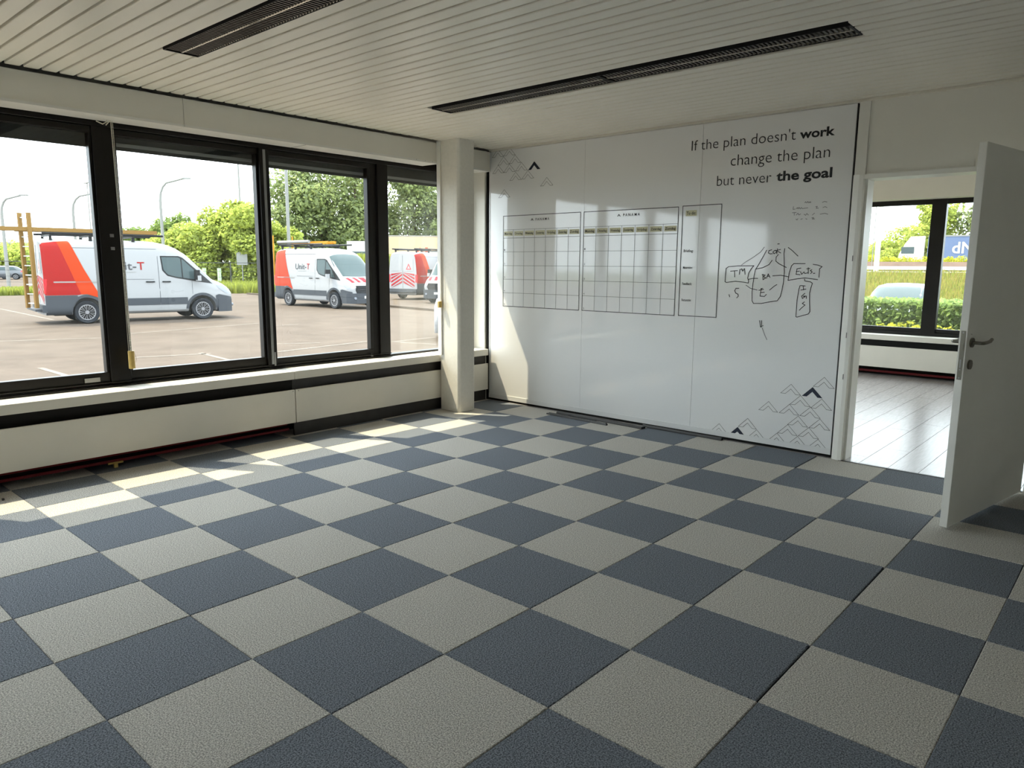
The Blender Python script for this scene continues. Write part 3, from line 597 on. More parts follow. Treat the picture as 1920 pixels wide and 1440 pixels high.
# ---- vehicles: lofted bodies
class Body:
    def __init__(s, prof, split, st):
        s.pz = [p[0] for p in prof]; s.pw = [p[1] for p in prof]; s.split = split; s.ref = s.pz[-1]; s.st = st
        s.sx = [q[0] for q in st]; s.zt = [q[1] for q in st]; s.hw = [q[2] for q in st]
    def ztop(s, x): return float(np.interp(x, s.sx, s.zt))
    def half(s, x): return float(np.interp(x, s.sx, s.hw))
    def z_of(s, ze, zt): return ze if ze <= s.split else s.split+(ze-s.split)*(zt-s.split)/(s.ref-s.split)
    def side(s, x, z):
        zt = s.ztop(x); ze = z if z <= s.split else s.split+(z-s.split)*(s.ref-s.split)/max(1e-3, zt-s.split)
        return s.half(x)*float(np.interp(ze, s.pz, s.pw))
    def top(s, x, y):
        k = int(np.argmax(s.pw)); f = min(abs(y)/s.half(x), max(s.pw)-1e-4)
        ze = float(np.interp(-f, [-q for q in s.pw[k:]], s.pz[k:])); return s.z_of(ze, s.ztop(x))
    def mesh(s, name, arches, ar, az):
        m = MB(); zs = s.pz; n = len(zs); ring = 2*n-1
        for (x, zt, hw) in s.st:
            for i, ze in enumerate(zs): m.v.append((x, hw*s.pw[i], s.z_of(ze, zt)))
            for i in range(n-2, -1, -1): m.v.append((x, -hw*s.pw[i], s.z_of(zs[i], zt)))
        for i in range(len(s.st)-1):
            for j in range(ring): m.f.append((i*ring+j, i*ring+(j+1) % ring, (i+1)*ring+(j+1) % ring, (i+1)*ring+j))
        m.f.append(tuple(range(ring-1, -1, -1))); m.f.append(tuple((len(s.st)-1)*ring+j for j in range(ring)))
        me = m.mesh(name); o = bpy.data.objects.new('tmp', me); COL.objects.link(o); cut = []
        for ax in arches:
            for sgn in (1, -1):
                c = bpy.data.objects.new('cut', MB().disc((ax, az), ar, 'y', sgn*0.55, sgn*1.4, 28).mesh('cut')); COL.objects.link(c); cut.append(c)
                b = o.modifiers.new('b', 'BOOLEAN'); b.object = c; b.operation = 'DIFFERENCE'; b.solver = 'EXACT'
        dg = bpy.context.evaluated_depsgraph_get(); dg.update()
        r = bpy.data.meshes.new_from_object(o.evaluated_get(dg)); r.name = name
        for c in cut+[o]: bpy.data.objects.remove(c)
        r.materials.clear(); smooth(r, 32); return r
    def patch(s, polys, mode, off=0.004, sides=(1, -1), step=0.14):
        """flat outline(s) draped on the body: mode side=(x,z) top=(x,y)"""
        bm = bmesh.new()
        if polys and not hasattr(polys[0][0], '__len__'): polys = [polys]
        for sg in sides if mode == 'side' else (1,):
            for poly in polys:
                t = bmesh.new(); t.faces.new([t.verts.new((p[0], p[1], 0)) for p in poly])
                xs = [p[0] for p in poly]; ys = [p[1] for p in poly]
                for ax, (lo, hi) in enumerate(((min(xs), max(xs)), (min(ys), max(ys)))):
                    q = lo+step
                    while q < hi:
                        co = [0, 0, 0]; no = [0, 0, 0]; co[ax] = q; no[ax] = 1
                        bmesh.ops.bisect_plane(t, geom=t.verts[:]+t.edges[:]+t.faces[:], plane_co=co, plane_no=no); q += step
                bmesh.ops.triangulate(t, faces=[f for f in t.faces if len(f.verts) > 4])
                mp = {}
                for v in t.verts:
                    if mode == 'side': p = (v.co.x, sg*(s.side(v.co.x, v.co.y)+off), v.co.y)
                    else: p = (v.co.x+off*0.4, v.co.y, s.top(v.co.x, v.co.y)+off)
                    mp[v] = bm.verts.new(p)
                for f in t.faces: bm.faces.new([mp[v] for v in f.verts])
                t.free()
        bmesh.ops.recalc_face_normals(bm, faces=bm.faces)
        me = bpy.data.meshes.new('patch'); bm.to_mesh(me); bm.free(); smooth(me, 50); return me

VAN = Body([(.28, .90), (.34, .97), (.45, 1.0), (.8, 1.0), (1.0, 1.0), (1.15, .985), (1.3, .985), (1.5, .975), (1.75, .955), (2.0, .925), (2.2, .90), (2.34, .87), (2.44, .80), (2.50, .66), (2.525, .45), (2.535, 0.0)], 0.8,
           [(0.0, 2.44, .955), (0.05, 2.50, .985), (0.2, 2.535, 1.0), (0.8, 2.535, 1.01), (1.6, 2.535, 1.01), (2.4, 2.535, 1.01), (3.0, 2.53, 1.01), (3.3, 2.50, 1.01), (3.6, 2.44, 1.01), (3.85, 2.34, 1.01), (4.1, 2.17, 1.005), (4.3, 1.98, 1.0), (4.5, 1.76, .995), (4.7, 1.54, .985), (4.86, 1.37, .975), (4.95, 1.31, .97), (5.1, 1.25, .955), (5.25, 1.17, .93), (5.38, 1.07, .89), (5.46, .98, .84), (5.52, .90, .76)])
WX = (1.22, 4.52)
def arc(cx, cz, r, a0, a1, n=14): return [(cx+r*math.cos(math.radians(a0+(a1-a0)*i/n)), cz+r*math.sin(math.radians(a0+(a1-a0)*i/n))) for i in range(n+1)]
van_meshes = {}
def VM(key, fn, material):
    if key not in van_meshes:
        m = fn(); m.name = key; m.materials.append(material); van_meshes[key] = m
        if key.startswith('van_'):      # short rear overhang, slightly longer wheelbase
            for v_ in m.vertices: x_ = v_.co.x; v_.co.x = 1.22+(x_-1.22)*(1.028 if x_ > 1.22 else 0.861)
    return van_meshes[key]
def wheel(parent, x, y, r, wdt, sgn, key):
    t = link('tyre', VM('tyre'+key, lambda: lathe([(r*.66, -wdt/2), (r*.92, -wdt/2), (r, -wdt*.32), (r, wdt*.32), (r*.92, wdt/2), (r*.66, wdt/2*.8)], 28), M_tyre), None, parent)
    t.location = (x, sgn*y, r); t.rotation_euler = (0, 0, 0 if sgn > 0 else math.pi)
    def rim():
        m = MB(); m.disc((0, 0), r*.16, 'y', wdt*.22, wdt*.42, 16)
        for i in range(9):
            a = 2*math.pi*i/9
            for s in (-.16, .16):
                p = [(r*.12*math.cos(a), r*.12*math.sin(a)), (r*.64*math.cos(a+s-.05), r*.64*math.sin(a+s-.05)), (r*.64*math.cos(a+s+.05), r*.64*math.sin(a+s+.05))]
                m.extrude(p, 'y', wdt*.30, wdt*.36)
        n = 28
        for i in range(n):
            a, b = 2*math.pi*i/n, 2*math.pi*(i+1)/n
            m.extrude([(r*.60*math.cos(a), r*.60*math.sin(a)), (r*.68*math.cos(a), r*.68*math.sin(a)), (r*.68*math.cos(b), r*.68*math.sin(b)), (r*.60*math.cos(b), r*.60*math.sin(b))], 'y', wdt*.30, wdt*.41)
        return m.mesh('rim')
    link('rim', VM('rim'+key, rim, M_rim), None, t)
    link('rim_backing', VM('rimback'+key, lambda: MB().disc((0, 0), r*.66, 'y', -wdt*.3, wdt*.2, 24).mesh('b'), M_black), None, t)
def lathe(prof, n):
    m = MB(); k = len(prof)
    for i in range(n):
        a = 2*math.pi*i/n
        for (r, y) in prof: m.v.append((r*math.cos(a), y, r*math.sin(a)))
    for i in range(n):
        for j in range(k-1): m.f.append((i*k+j, ((i+1) % n)*k+j, ((i+1) % n)*k+j+1, i*k+j+1))
    m.smooth = True; return m.mesh('lathe')
def rect(x0, x1, y0, y1): return [(x0, y0), (x1, y0), (x1, y1), (x0, y1)]
def side_text(txt, x0, x1, z0, z1, sg, off=0.014):
    v, f = text_mesh(txt, 0.004); mnx, mxx = v[:, 0].min(), v[:, 0].max(); mny, mxy = v[:, 1].min(), v[:, 1].max(); m = MB(); P = []
    for p in v:
        t = (p[0]-mnx)/(mxx-mnx); x = x0+t*(x1-x0) if sg < 0 else x1-t*(x1-x0); z = z0+(p[1]-mny)/(mxy-mny)*(z1-z0); P.append((x, sg*(VAN.side(x, z)+off), z))
    m.add(P, f); return m.mesh('txt')
def van(loc, heading, label, scheme):
    r = empty('van', loc, heading, label=label, cat='van', group='white service vans on the car park')
    P = lambda name, key, fn, m, par=r, **k: link(name, VM('van_'+key, fn, m), None, par, **k)
    body = P('body', 'body', lambda: VAN.mesh('van_body', WX, 0.44, 0.36), M_van)
    # lower cladding, arch flares, bumpers
    def SP(name, key, polys, off, m, step=.06):
        for sg in (1, -1):
            for n_, pl in enumerate(polys): link(name, VM('van_%s_%d_%d' % (key, n_, sg), lambda: VAN.patch([pl], 'side', off, (sg,), step), m), None, r)
    SP('cladding', 'clad', [rect(1.66, 3.24, .52, .74), rect(3.25, 4.06, .52, .74), [(0.0, .285), (.76, .285), (.78, .52), (.88, .68), (1.0, .78), (.95, .86), (0.0, .86)], [(4.94, .78), (4.97, .36), (5.0, .285), (5.5, .285), (5.5, .72), (5.05, .82)]], .014, M_clad)
    SP('arch_trim', 'arch', [arc(cx, .36, .52, 0, 180)+arc(cx, .36, .435, 180, 0) for cx in WX], .007, M_clad, .3)
    SP('seam', 'seams', [rect(3.245, 3.257, .42, 2.40), rect(4.22, 4.23, .84, 1.3), rect(.3, 3.24, 2.26, 2.272), rect(1.95, 3.1, 1.32, 1.33), rect(.42, .43, 1.0, 2.2)], .005, M_clad, .4)
    SP('side_window', 'swin', [[(3.37, 2.02), (3.40, 1.62), (3.52, 1.47), (3.75, 1.40), (4.32, 1.31), (4.55, 1.28), (4.28, 1.66), (4.02, 1.93), (3.86, 2.02)]], .006, M_vglass)
    SP('window_surround', 'swin2', [[(3.33, 2.06), (3.36, 1.60), (3.50, 1.43), (3.75, 1.36), (4.36, 1.25), (4.88, 1.17), (4.62, 1.42), (4.28, 1.74), (4.0, 2.01), (3.88, 2.06)]], .004, M_black)
    SP('window_bar', 'swinb', [rect(3.93, 3.965, 1.36, 1.98)], .008, M_black)
    SP('slide_rail', 'rail', [rect(.28, 1.75, 1.235, 1.275)], .014, M_pole)
    SP('door_handle', 'handle', [rect(2.86, 3.12, 1.225, 1.265), rect(3.33, 3.58, 1.225, 1.265)], .03, M_black)
    red, ora = {'red': (M_vred, M_vora), 'orange': (M_vora2, M_vora2)}[scheme]
    SP('rear_band', 'red'+scheme, [[(.0, .87), (.98, .87), (1.07, .885), (.49, 2.44), (.0, 2.38)]], .012, red)
    SP('slanted_band', 'ora'+scheme, [[(1.07, .885), (1.25, .89), (1.50, .80), (1.63, .74), (.85, 2.46), (.49, 2.44)]], .014, ora)
    for sg in (1, -1):
        P('lettering', 'logoA%d' % sg, lambda: side_text('Unit-', 1.83, 2.63, 1.62, 1.86, sg), M_ink); P('lettering', 'logoB%d' % sg, lambda: side_text('T', 2.66, 2.86, 1.62, 1.86, sg), M_vred if scheme == 'red' else M_ink)
    SP('small_print', 'logoC', [rect(2.0, 2.62, 1.54, 1.56)], .008, M_grey_line)
    P('windshield', 'ws', lambda: VAN.patch([[(4.02, -.80), (4.30, -.86), (4.84, -.90), (4.90, -.5), (4.92, 0), (4.90, .5), (4.84, .90), (4.30, .86), (4.02, .80), (3.98, .4), (3.97, 0), (3.98, -.4)]], 'top', .008), M_vglass)
    P('hood_stripes', 'hood', lambda: VAN.patch([[(5.0, y), (5.0, y+.16), (5.34, y+.16+.08*sg), (5.34, y+.08*sg)] for y, sg in ((-.78, 1), (-.46, 1), (-.16, 1), (.02, -1), (.32, -1), (.62, -1))], 'top', .006), mat('chevron_red', (140, 22, 34), .5, spec=0.1))
    SP('headlight', 'head', [[(4.98, 1.12), (5.22, 1.10), (5.42, .96), (5.44, .84), (5.30, .84), (5.1, .98)]], .008, M_lamp)
    P('grille', 'grille', lambda: MB().extrude([(-.58, .62), (.58, .62), (.66, .80), (.60, .97), (-.60, .97), (-.66, .80)], 'x', 5.44, 5.535).mesh('g'), M_black)
    P('grille_bar', 'gbar', lambda: MB().box(5.53, 5.545, -.55, .55, .70, .715).box(5.53, 5.545, -.58, .58, .80, .815).box(5.53, 5.545, -.56, .56, .89, .905).mesh('g'), M_clad)
    P('emblem', 'oval', lambda: MB().extrude([(.11*math.cos(a*math.pi/8), .845+.045*math.sin(a*math.pi/8)) for a in range(16)], 'x', 5.54, 5.552).mesh('o'), M_rim)
    P('front_bumper', 'fbump', lambda: MB().extrude([(5.02, -.985), (5.3, -.965), (5.48, -.88), (5.57, -.62), (5.59, 0), (5.57, .62), (5.48, .88), (5.3, .965), (5.02, .985)], 'z', .24, .66).mesh('f'), M_clad)
    P('number_plate', 'plate', lambda: MB().box(5.575, 5.59, -.26, .26, .44, .55).mesh('p'), M_wstripe)
    for sg in (1, -1): P('fog_lamp', 'fog%d' % sg, lambda: MB().disc((.70*sg, .46), .05, 'x', 5.48, 5.575, 12).mesh('p'), M_lamp)
    P('rear_bumper', 'rbump', lambda: MB().box(-.10, .04, -.97, .97, .36, .58).box(-.30, -.08, -.85, .85, .40, .46).mesh('r'), M_clad)
    for sg in (1, -1): P('rear_door_panel', 'rglass%d' % sg, lambda: MB().box(-.012, 0.0, min(sg*.72, sg*.10), max(sg*.72, sg*.10), 1.52, 2.12).mesh('r'), M_van)
    P('door_seam', 'rseam', lambda: MB().box(-.006, 0.0, -.008, .008, .6, 2.34).mesh('r'), M_clad)
    for sg in (1, -1): P('tail_light', 'tail%d' % sg, lambda: MB().box(-.015, .10, min(sg*.985, sg*.86), max(sg*.985, sg*.86), .92, 1.34).mesh('r'), M_tail)
    def chev():
        m = MB()
        for sg in (-1, 1):
            for i in range(5):
                z = .66+i*.19-.10; a = [(sg*.04, z+.34), (sg*.80, z-.06), (sg*.80, z+.04), (sg*.04, z+.44)]
                a = [(y, min(max(q, .62), 1.44)) for y, q in a]; m.extrude(a, 'x', -.010, -.002)
        return m.mesh('c')
    P('chevron_stripes', 'chev', chev, mat('chevron_red', (140, 22, 34), .5, spec=0.1))
    def tri():
        m = MB(); R = .21; yc, zc = -.42, 1.70
        for i in range(3):
            a, b = math.radians(90+120*i), math.radians(210+120*i)
            m.extrude([(yc+R*math.cos(a), zc+R*math.sin(a)), (yc+R*math.cos(b), zc+R*math.sin(b)), (yc+R*.6*math.cos(b), zc+R*.6*math.sin(b)), (yc+R*.6*math.cos(a), zc+R*.6*math.sin(a))], 'x', -.02, -.013)
        return m.mesh('t')
    P('warning_triangle', 'tri', tri, M_tail)
    for sg in (1, -1):
        mo = P('door_mirror', 'mirror%d' % sg, lambda: MB().cbox(4.28, 4.42, min(sg*1.03, sg*1.25), max(sg*1.03, sg*1.25), 1.30, 1.62, .03).mesh('m'), M_black)
        P('mirror_cap', 'mirrorc%d' % sg, lambda: MB().cbox(4.30, 4.45, min(sg*1.08, sg*1.262), max(sg*1.08, sg*1.262), 1.27, 1.44, .04).mesh('m'), M_van, mo)
    for x in (1.22, 4.612):
        for sg in (1, -1): wheel(r, x, .90, .345, .22, sg, 'v')
    P('underbody', 'under', lambda: MB().box(.3, 5.2, -.55, .55, .24, .5).mesh('u'), M_black)
    def rack():
        m = MB()
        for x in (.35, 1.5, 2.65): m.box(x-.03, x+.03, -.78, .78, 2.60, 2.65); m.box(x-.04, x+.04, -.74, -.68, 2.48, 2.62); m.box(x-.04, x+.04, .68, .74, 2.48, 2.62)
        for y in (-.76, .76): m.tube([(.1, y, 2.68), (3.5, y, 2.68)], .035, 8)
        return m.mesh('rack')
    P('roof_rack', 'rack', rack, M_black)
    return r
def ladder(p, q, wvec, wd, n, material, label, up):
    """ladder from p to q (world), width along wvec"""
    p, q, wv = Vector(p), Vector(q), Vector(wvec).normalized(); d = (q-p).normalized(); L = (q-p).length; nrm = d.cross(wv)
    r = empty('ladder', p, label=label, cat='ladder'); r.rotation_euler = Matrix((d, wv, nrm)).transposed().to_euler()
    for s in (-1, 1): MB().box(0, L, s*wd/2-.03, s*wd/2+.03, -.055, .055).build('rail', material, r)
    rm = MB().box(-.016, .016, -wd/2, wd/2, -.016, .016).mesh('rung'); rm.materials.append(M_wstripe if up else material)
    for i in range(n):
        o = bpy.data.objects.new('rung', rm); COL.objects.link(o); o.parent = r; o.location = (L*(i+.5)/n, 0, 0)
    return r
# van nearest: from the wheel contact points
def place_from_wheels(rear, front, head=None):
    a, b = G(*rear), G(*front); d = Vector(head) if head else (b-a); d.z = 0; d.normalize(); right = Vector((d.y, -d.x, 0))
    return Vector((a.x, a.y, GZ))-right*1.0-d*1.22, math.atan2(d.y, d.x), d, right
l1, h1, d1, q1 = place_from_wheels((166, 607), (383, 600), (.14, .99, 0))
van(l1, h1, 'white van with red and orange tail bands and ladder on its back, nearest the window', 'red')
l2, h2, d2, q2 = place_from_wheels((541, 573), (625, 579))
van(l2, h2, 'white van with orange-red tail seen from its front corner, yellow ladder on roof', 'orange')
h3 = math.radians(100); d3 = Vector((math.cos(h3), math.sin(h3), 0)); c3 = G(752, 562)
van(Vector((c3.x, c3.y, GZ)), h3, 'white van seen from behind with red chevrons across its rear doors', 'red')
c4 = Vector(at_dist(826, 500, 35.5)); h4 = math.radians(-70); d4 = Vector((math.cos(h4), math.sin(h4), 0))
van(Vector((c4.x, c4.y, GZ))-d4*5.5, h4, 'white van facing the window, half hidden behind the column', 'red')
Z = Vector((0, 0, 1))
# ladders of the nearest van
rt = q1
a = l1+rt*0.55+Z*2.78; ladder(a-d1*0.85, a+d1*3.4, rt, .38, 12, M_ladder, 'long tan ladder lying on the roof rack of the nearest van', False)
a2 = l1+rt*0.05+Z*2.78; ladder(a2-d1*0.3, a2+d1*3.2, rt, .38, 12, M_ladder, 'second tan ladder on the far side of the nearest van roof', False)
e = l1-d1*0.12+rt*0.62; ladder(e+Z*0.50, e+Z*3.24+d1*0.0, rt*.86+d1*.5, .36, 10, M_ladder, 'tan ladder standing upright against the back of the nearest van', True)
ant = MB().tube([l1+d1*0.55+rt*0.4+Z*2.6, l1+d1*0.35+rt*0.4+Z*3.9], .008, 5).build('antenna', M_black, label='thin whip antenna leaning over the roof of the nearest van', cat='antenna')
b0 = l2+Z*2.76+q2*0.3; ladder(b0+d2*0.9, b0+d2*3.6, q2, .4, 9, M_ladder2, 'yellow ladder on the roof of the van with orange tail', False)
tb = MB().tube([l2+q2*.75+d2*0.2+Z*2.80, l2+q2*.75+d2*2.6+Z*2.80], .07, 10).build('roof_tube', M_pole, label='pale grey pipe carrier on the roof of the van with orange tail', cat='pipe carrier')
for i, (dx, yy) in enumerate(((-0.12, .8), (-0.12, -.2))):
    p = l2+d2*dx+q2*yy
    MB().tube([p+Z*0.9, p+Z*3.1], .03, 6).build('marker_pole', M_ladder2, label='yellow upright pole at the %s tail corner of the orange-tailed van' % ('near' if yy > 0 else 'far'), cat='pole')

# cars
CAR = Body([(.20, .86), (.30, .95), (.5, 1.0), (.7, .995), (.85, .97), (.95, .92), (1.1, .84), (1.3, .74), (1.40, .66), (1.45, .5), (1.47, 0.0)], 0.5,
           [(0.0, .78, .80), (.06, .98, .86), (.25, 1.10, .89), (.55, 1.34, .90), (.9, 1.45, .90), (1.5, 1.47, .90), (2.1, 1.46, .90), (2.5, 1.41, .90), (2.9, 1.22, .90), (3.25, 1.02, .90), (3.6, .95, .89), (3.95, .88, .87), (4.15, .78, .82), (4.25, .66, .74)])
def car(loc, heading, label, paint, key, group=None):
    r = empty('car', loc, heading, label=label, cat='car', group=group)
    P = lambda name, k, fn, m: link(name, VM('car_'+k, fn, m), None, r)
    P('body', 'body'+key, lambda: CAR.mesh('car_body', (.78, 3.38), .36, .31), paint)
    P('side_window', 'win', lambda: CAR.patch([[(.62, 1.02), (1.1, .98), (1.62, .97), (1.62, 1.33), (.95, 1.32)], [(1.68, .97), (2.95, .99), (2.62, 1.22), (2.3, 1.33), (1.68, 1.34)]], 'side', .005), M_vglass)
    P('windshield', 'ws', lambda: CAR.patch([[(2.45, -.55), (2.9, -.66), (3.22, -.74), (3.26, 0), (3.22, .74), (2.9, .66), (2.45, .55), (2.42, 0)]], 'top', .006), M_vglass)
    P('rear_window', 'rw', lambda: CAR.patch([[(.26, -.62), (.6, -.54), (.82, -.5), (.82, .5), (.6, .54), (.26, .62)]], 'top', .006), M_vglass)
    P('tail_light', 'tl', lambda: CAR.patch([[(.04, .78), (.3, .80), (.25, .95), (.07, .93)]], 'side', .006), M_tail)
    P('headlight', 'hl', lambda: CAR.patch([[(3.8, .70), (4.16, .62), (4.1, .74), (3.85, .80)]], 'side', .006), M_lamp)
    P('door_mirror', 'mi', lambda: MB().cbox(2.72, 2.86, .88, 1.04, .96, 1.10, .03).cbox(2.72, 2.86, -1.04, -.88, .96, 1.10, .03).mesh('m'), M_black)
    for x in (.78, 3.38):
        for sg in (1, -1): wheel(r, x, .78, .31, .2, sg, 'c')
    return r
p = at_dist(24, 517, 100); car((p[0], p[1], GZ), math.radians(255), 'silver car on the far car park, left of the standing ladder', M_silver, 's', 'cars on the far car park')
p = at_dist(47, 517, 97); car((p[0], p[1], GZ), math.radians(250), 'dark grey car beside the silver one on the far car park', mat('car_dark', (70, 74, 80), .3, coat=.4), 'd', 'cars on the far car park')
p = at_dist(4, 512, 112); car((p[0], p[1], GZ), math.radians(255), 'dark car furthest left on the far car park', mat('car_dark', (70, 74, 80), .3, coat=.4), 'd', 'cars on the far car park')
p = G(815, 640); car((p.x-.74*.7, p.y+.67*.7, GZ), math.radians(48), 'white car parked close outside, almost hidden by the column', M_van, 'w')
p = at_dist(1694, 540, 21.0); car((p[0]-.45, p[1]+2.6, GZ-.02), math.radians(-81), 'silver car behind the hedge outside the next room', M_silver, 's')

# ---- lamp posts
def lamp(px, py, h, D, arm, label, dirn=1):
    t = ray(px, py); base = at_dist(px, py, D); r = empty('street_lamp', (base[0], base[1], GZ), label=label, cat='street lamp', group='street lamps')
    side = Vector((CR[0], CR[1], 0)).normalized()*dirn
    pts = [Vector((0, 0, 0)), Vector((0, 0, h*.8))]+[side*arm*.45*(1-math.cos(a))+Z*(h*.8+h*.17*math.sin(a)) for a in (.4, .8, 1.2)]+[side*arm*.75+Z*h*.985, side*arm+Z*h]
    MB().tube(pts, [.14, .11, .09, .085, .08, .075, .07], 8).build('pole', M_pole, r)
    hd = MB().box(-.3, .3, -.12, .12, -.05, .05).build('lamp_head', M_pole, r); hd.location = side*(arm+.2)+Z*h; hd.rotation_euler = (0, 0, math.atan2(side.y, side.x))
for a in ((302, 400, 8.2, 63, 1.9, 'tall street lamp with curved arm rising behind the nearest van'), (137, 400, 7.6, 72, 2.3, 'street lamp with curved arm above the rear of the nearest van'), (5, 420, 6.8, 68, 1.6, 'street lamp at the left edge beyond the far car park'), (381, 450, 5.2, 82, 1.4, 'small street lamp before the sunlit bushes', -1), (569, 430, 6.2, 78, 1.0, 'thin street lamp against the big trees', -1), (304, 450, 4.6, 85, 1.3, 'short distant street lamp above the cab of the nearest van', -1)): lamp(*a)
for px, D, h, r_, lab in ((171, 70, 8.2, .06, 'thin straight mast beside the wide mullion'), (453, 66, 16, .09, 'tall straight mast rising out of the bushes'), (541, 62, 16, .15, 'thick white mast before the big trees')):
    b_ = at_dist(px, 440, D); o = empty('mast', (b_[0], b_[1], GZ), label=lab, cat='mast'); MB().tube([(0, 0, 0), (0, 0, h)], [r_, r_*.7], 10).build('shaft', M_pole, o); MB().tube([(0, 0, 0), (0, 0, .4)], r_*1.6, 10).build('foot', M_pole, o)
MB().box(-.6, .6, -.1, .1, 0, .06).build('mast_head', M_pole, bpy.data.objects['mast'], label='crossbar lamp head').location = (0, 0, 8.2)

# ---- vegetation
rng = np.random.default_rng(3)
def leaves(centres, radii, count, size, material, name, parent, up=0.0, aspect=0.6):
    """leaf quads scattered on ellipsoidal clumps"""
    centres = np.array(centres, float); radii = np.array(radii, float); wts = (radii[:, 0]*radii[:, 2]); wts = wts/wts.sum()
    k = rng.choice(len(centres), count, p=wts); d = rng.normal(size=(count, 3)); d /= np.linalg.norm(d, axis=1)[:, None]
    rad = rng.uniform(0.2, 1.0, count)**0.4
    c = centres[k]+d*radii[k]*rad[:, None]
    n = d*0.7+rng.normal(size=(count, 3))*0.6; n[:, 2] += up; n /= np.linalg.norm(n, axis=1)[:, None]
    t = np.cross(n, rng.normal(size=(count, 3))); t /= np.linalg.norm(t, axis=1)[:, None]; b = np.cross(n, t)
    s = size*rng.uniform(.6, 1.3, count)[:, None]
    V = np.stack([c-t*s*.5, c+b*s*.5*aspect, c+t*s*.5, c-b*s*.5*aspect], 1).reshape(-1, 3)
    return quads(V, material, name, parent)
def quads(V, material, name, parent, kind='stuff', label=None, cat=None):
    n = len(V)//4; me = bpy.data.meshes.new(name); me.vertices.add(n*4); me.vertices.foreach_set('co', V.astype(np.float32).ravel())
    me.loops.add(n*4); me.loops.foreach_set('vertex_index', np.arange(n*4, dtype=np.int32)); me.polygons.add(n)
    me.polygons.foreach_set('loop_start', np.arange(0, n*4, 4, dtype=np.int32)); me.update(calc_edges=True)
    return link(name, me, material, parent, kind=kind, label=label, cat=cat)
def tree(px, D, h, wd, label, material, count, size, name='tree', crown0=0.25, clumps=16, group='trees beyond the fence', zb=GZ):
    base = at_dist(px, 480, D); r = empty(name, (base[0], base[1], zb), label=label, cat='tree' if name == 'tree' else 'bush', group=group)
    cs, rs = [], []
    for i in range(clumps):
        a = rng.uniform(0, 2*math.pi); q = rng.uniform(0, 1); z = h*(crown0+(1-crown0)*q*0.86); env = wd*math.sin(math.pi*min(1, .22+.68*(1-q)))**.8
        rr = env*math.sqrt(rng.uniform(0, 1))*.75; cs.append((rr*math.cos(a), rr*math.sin(a), z)); s = wd*rng.uniform(.28, .46); rs.append((s, s, s*rng.uniform(.6, .9)*min(1.3, h/(2*wd)+.3)))
    cs.append((0, 0, h*.88)); rs.append((wd*.3, wd*.3, h*.12))
    leaves(cs, rs, count, size, material, 'foliage', r, up=.7)
    m = MB(); m.tube([(0, 0, -.1), (0.05, 0, h*.35), (0, .05, h*.8)], [h*.022+.03, h*.016+.02, .02], 7)
    for c in cs[:7]: m.tube([(0, 0, h*.22), (c[0]*.5, c[1]*.5, (c[2]+h*.22)/2+.1), c], [h*.010+.01, h*.007+.01, .01], 5)
    m.build('trunk', M_bark, r); return r
for i, (px, D, h, wd, where) in enumerate(((262, 74, 3.6, 3.2, 'behind the cab roof of the nearest van'), (300, 72, 4.2, 3.0, 'left of the small street lamp'), (336, 69, 4.6, 3.2, 'above the windscreen of the nearest van'), (372, 68, 5.2, 3.2, 'around the small street lamp'), (408, 66, 6.0, 3.2, 'above the bonnet of the nearest van'), (440, 66, 7.2, 3.4, 'the tallest, left of the tall mast'), (474, 64, 6.6, 3.2, 'right of the tall mast'), (510, 64, 5.4, 3.0, 'behind the orange tail of the second van'))):
    tree(px, D, h, wd, 'sunlit yellow-green bush '+where, L_bush, 11000, .34, 'bush', .03, 18, 'bushes behind the fence')
for (px, D, h, wd, where) in ((325, 84, 6.6, 3.0, 'darker tree peeking over the bushes behind the nearest van'), (278, 90, 5.6, 3.6, 'distant dark tree left of the bushes')): tree(px, D, h, wd, where, L_dark, 7000, .4)
for (px, D, h, wd, where) in ((562, 78, 11.5, 4.2, 'tall grey-green tree right behind the thick white mast'), (612, 80, 14.0, 5.0, 'tallest grey-green tree above the orange-tailed van'), (668, 78, 13.6, 4.8, 'tall grey-green tree left of the third mullion'), (722, 80, 14.0, 4.8, 'tall tree behind the third mullion'), (776, 82, 13.2, 4.8, 'tall tree seen in the narrow right pane'), (826, 80, 9.4, 4.0, 'lower tree beside the column edge')): tree(px, D, h, wd, where, L_tree, 9500, .42, 'tree', .12, 26)
for px, D, h, wd, where in ((8, 118, 4.2, 7, 'left'), (40, 116, 3.6, 6, 'right')): tree(px, D, h, wd, 'low green bush row behind the far parked cars, %s half' % where, L_bush, 5000, .5, 'bush', .02, 12, 'bushes behind the far cars')
def blades(pts, h, wdt, material, name, label, cat='grass', jitter=.4):
    P = np.array(pts, float); n = len(P); a = rng.uniform(0, math.pi, n); hh = h*rng.uniform(.5, 1.15, n); lean = rng.normal(size=(n, 2))*jitter*.3*hh[:, None]
    dx = np.stack([np.cos(a), np.sin(a), np.zeros(n)], 1)*wdt; top = P+np.stack([lean[:, 0], lean[:, 1], hh], 1)
    V = np.stack([P-dx, P+dx, top+dx*.25, top-dx*.25], 1).reshape(-1, 3); return quads(V, material, name, None, label=label, cat=cat)
def scatter(pxa, pxb, Da, Db, n, z=GZ, z2=None):
    o = []
    for i in range(n):
        t = rng.uniform(0, 1); q = at_dist(pxa+(pxb-pxa)*t, 480, 1.0); D = rng.uniform(Da, Db); dx, dy = (q[0]-CAM[0]), (q[1]-CAM[1])
        o.append((CAM[0]+dx*D, CAM[1]+dy*D, z if z2 is None else z+(z2-z)*(D-Da)/(Db-Da)))
    return o
blades(scatter(395, 530, 49, 68, 9000), .55, .05, L_grass, 'verge_grass', 'sunlit grass verge before the bushes and fence')
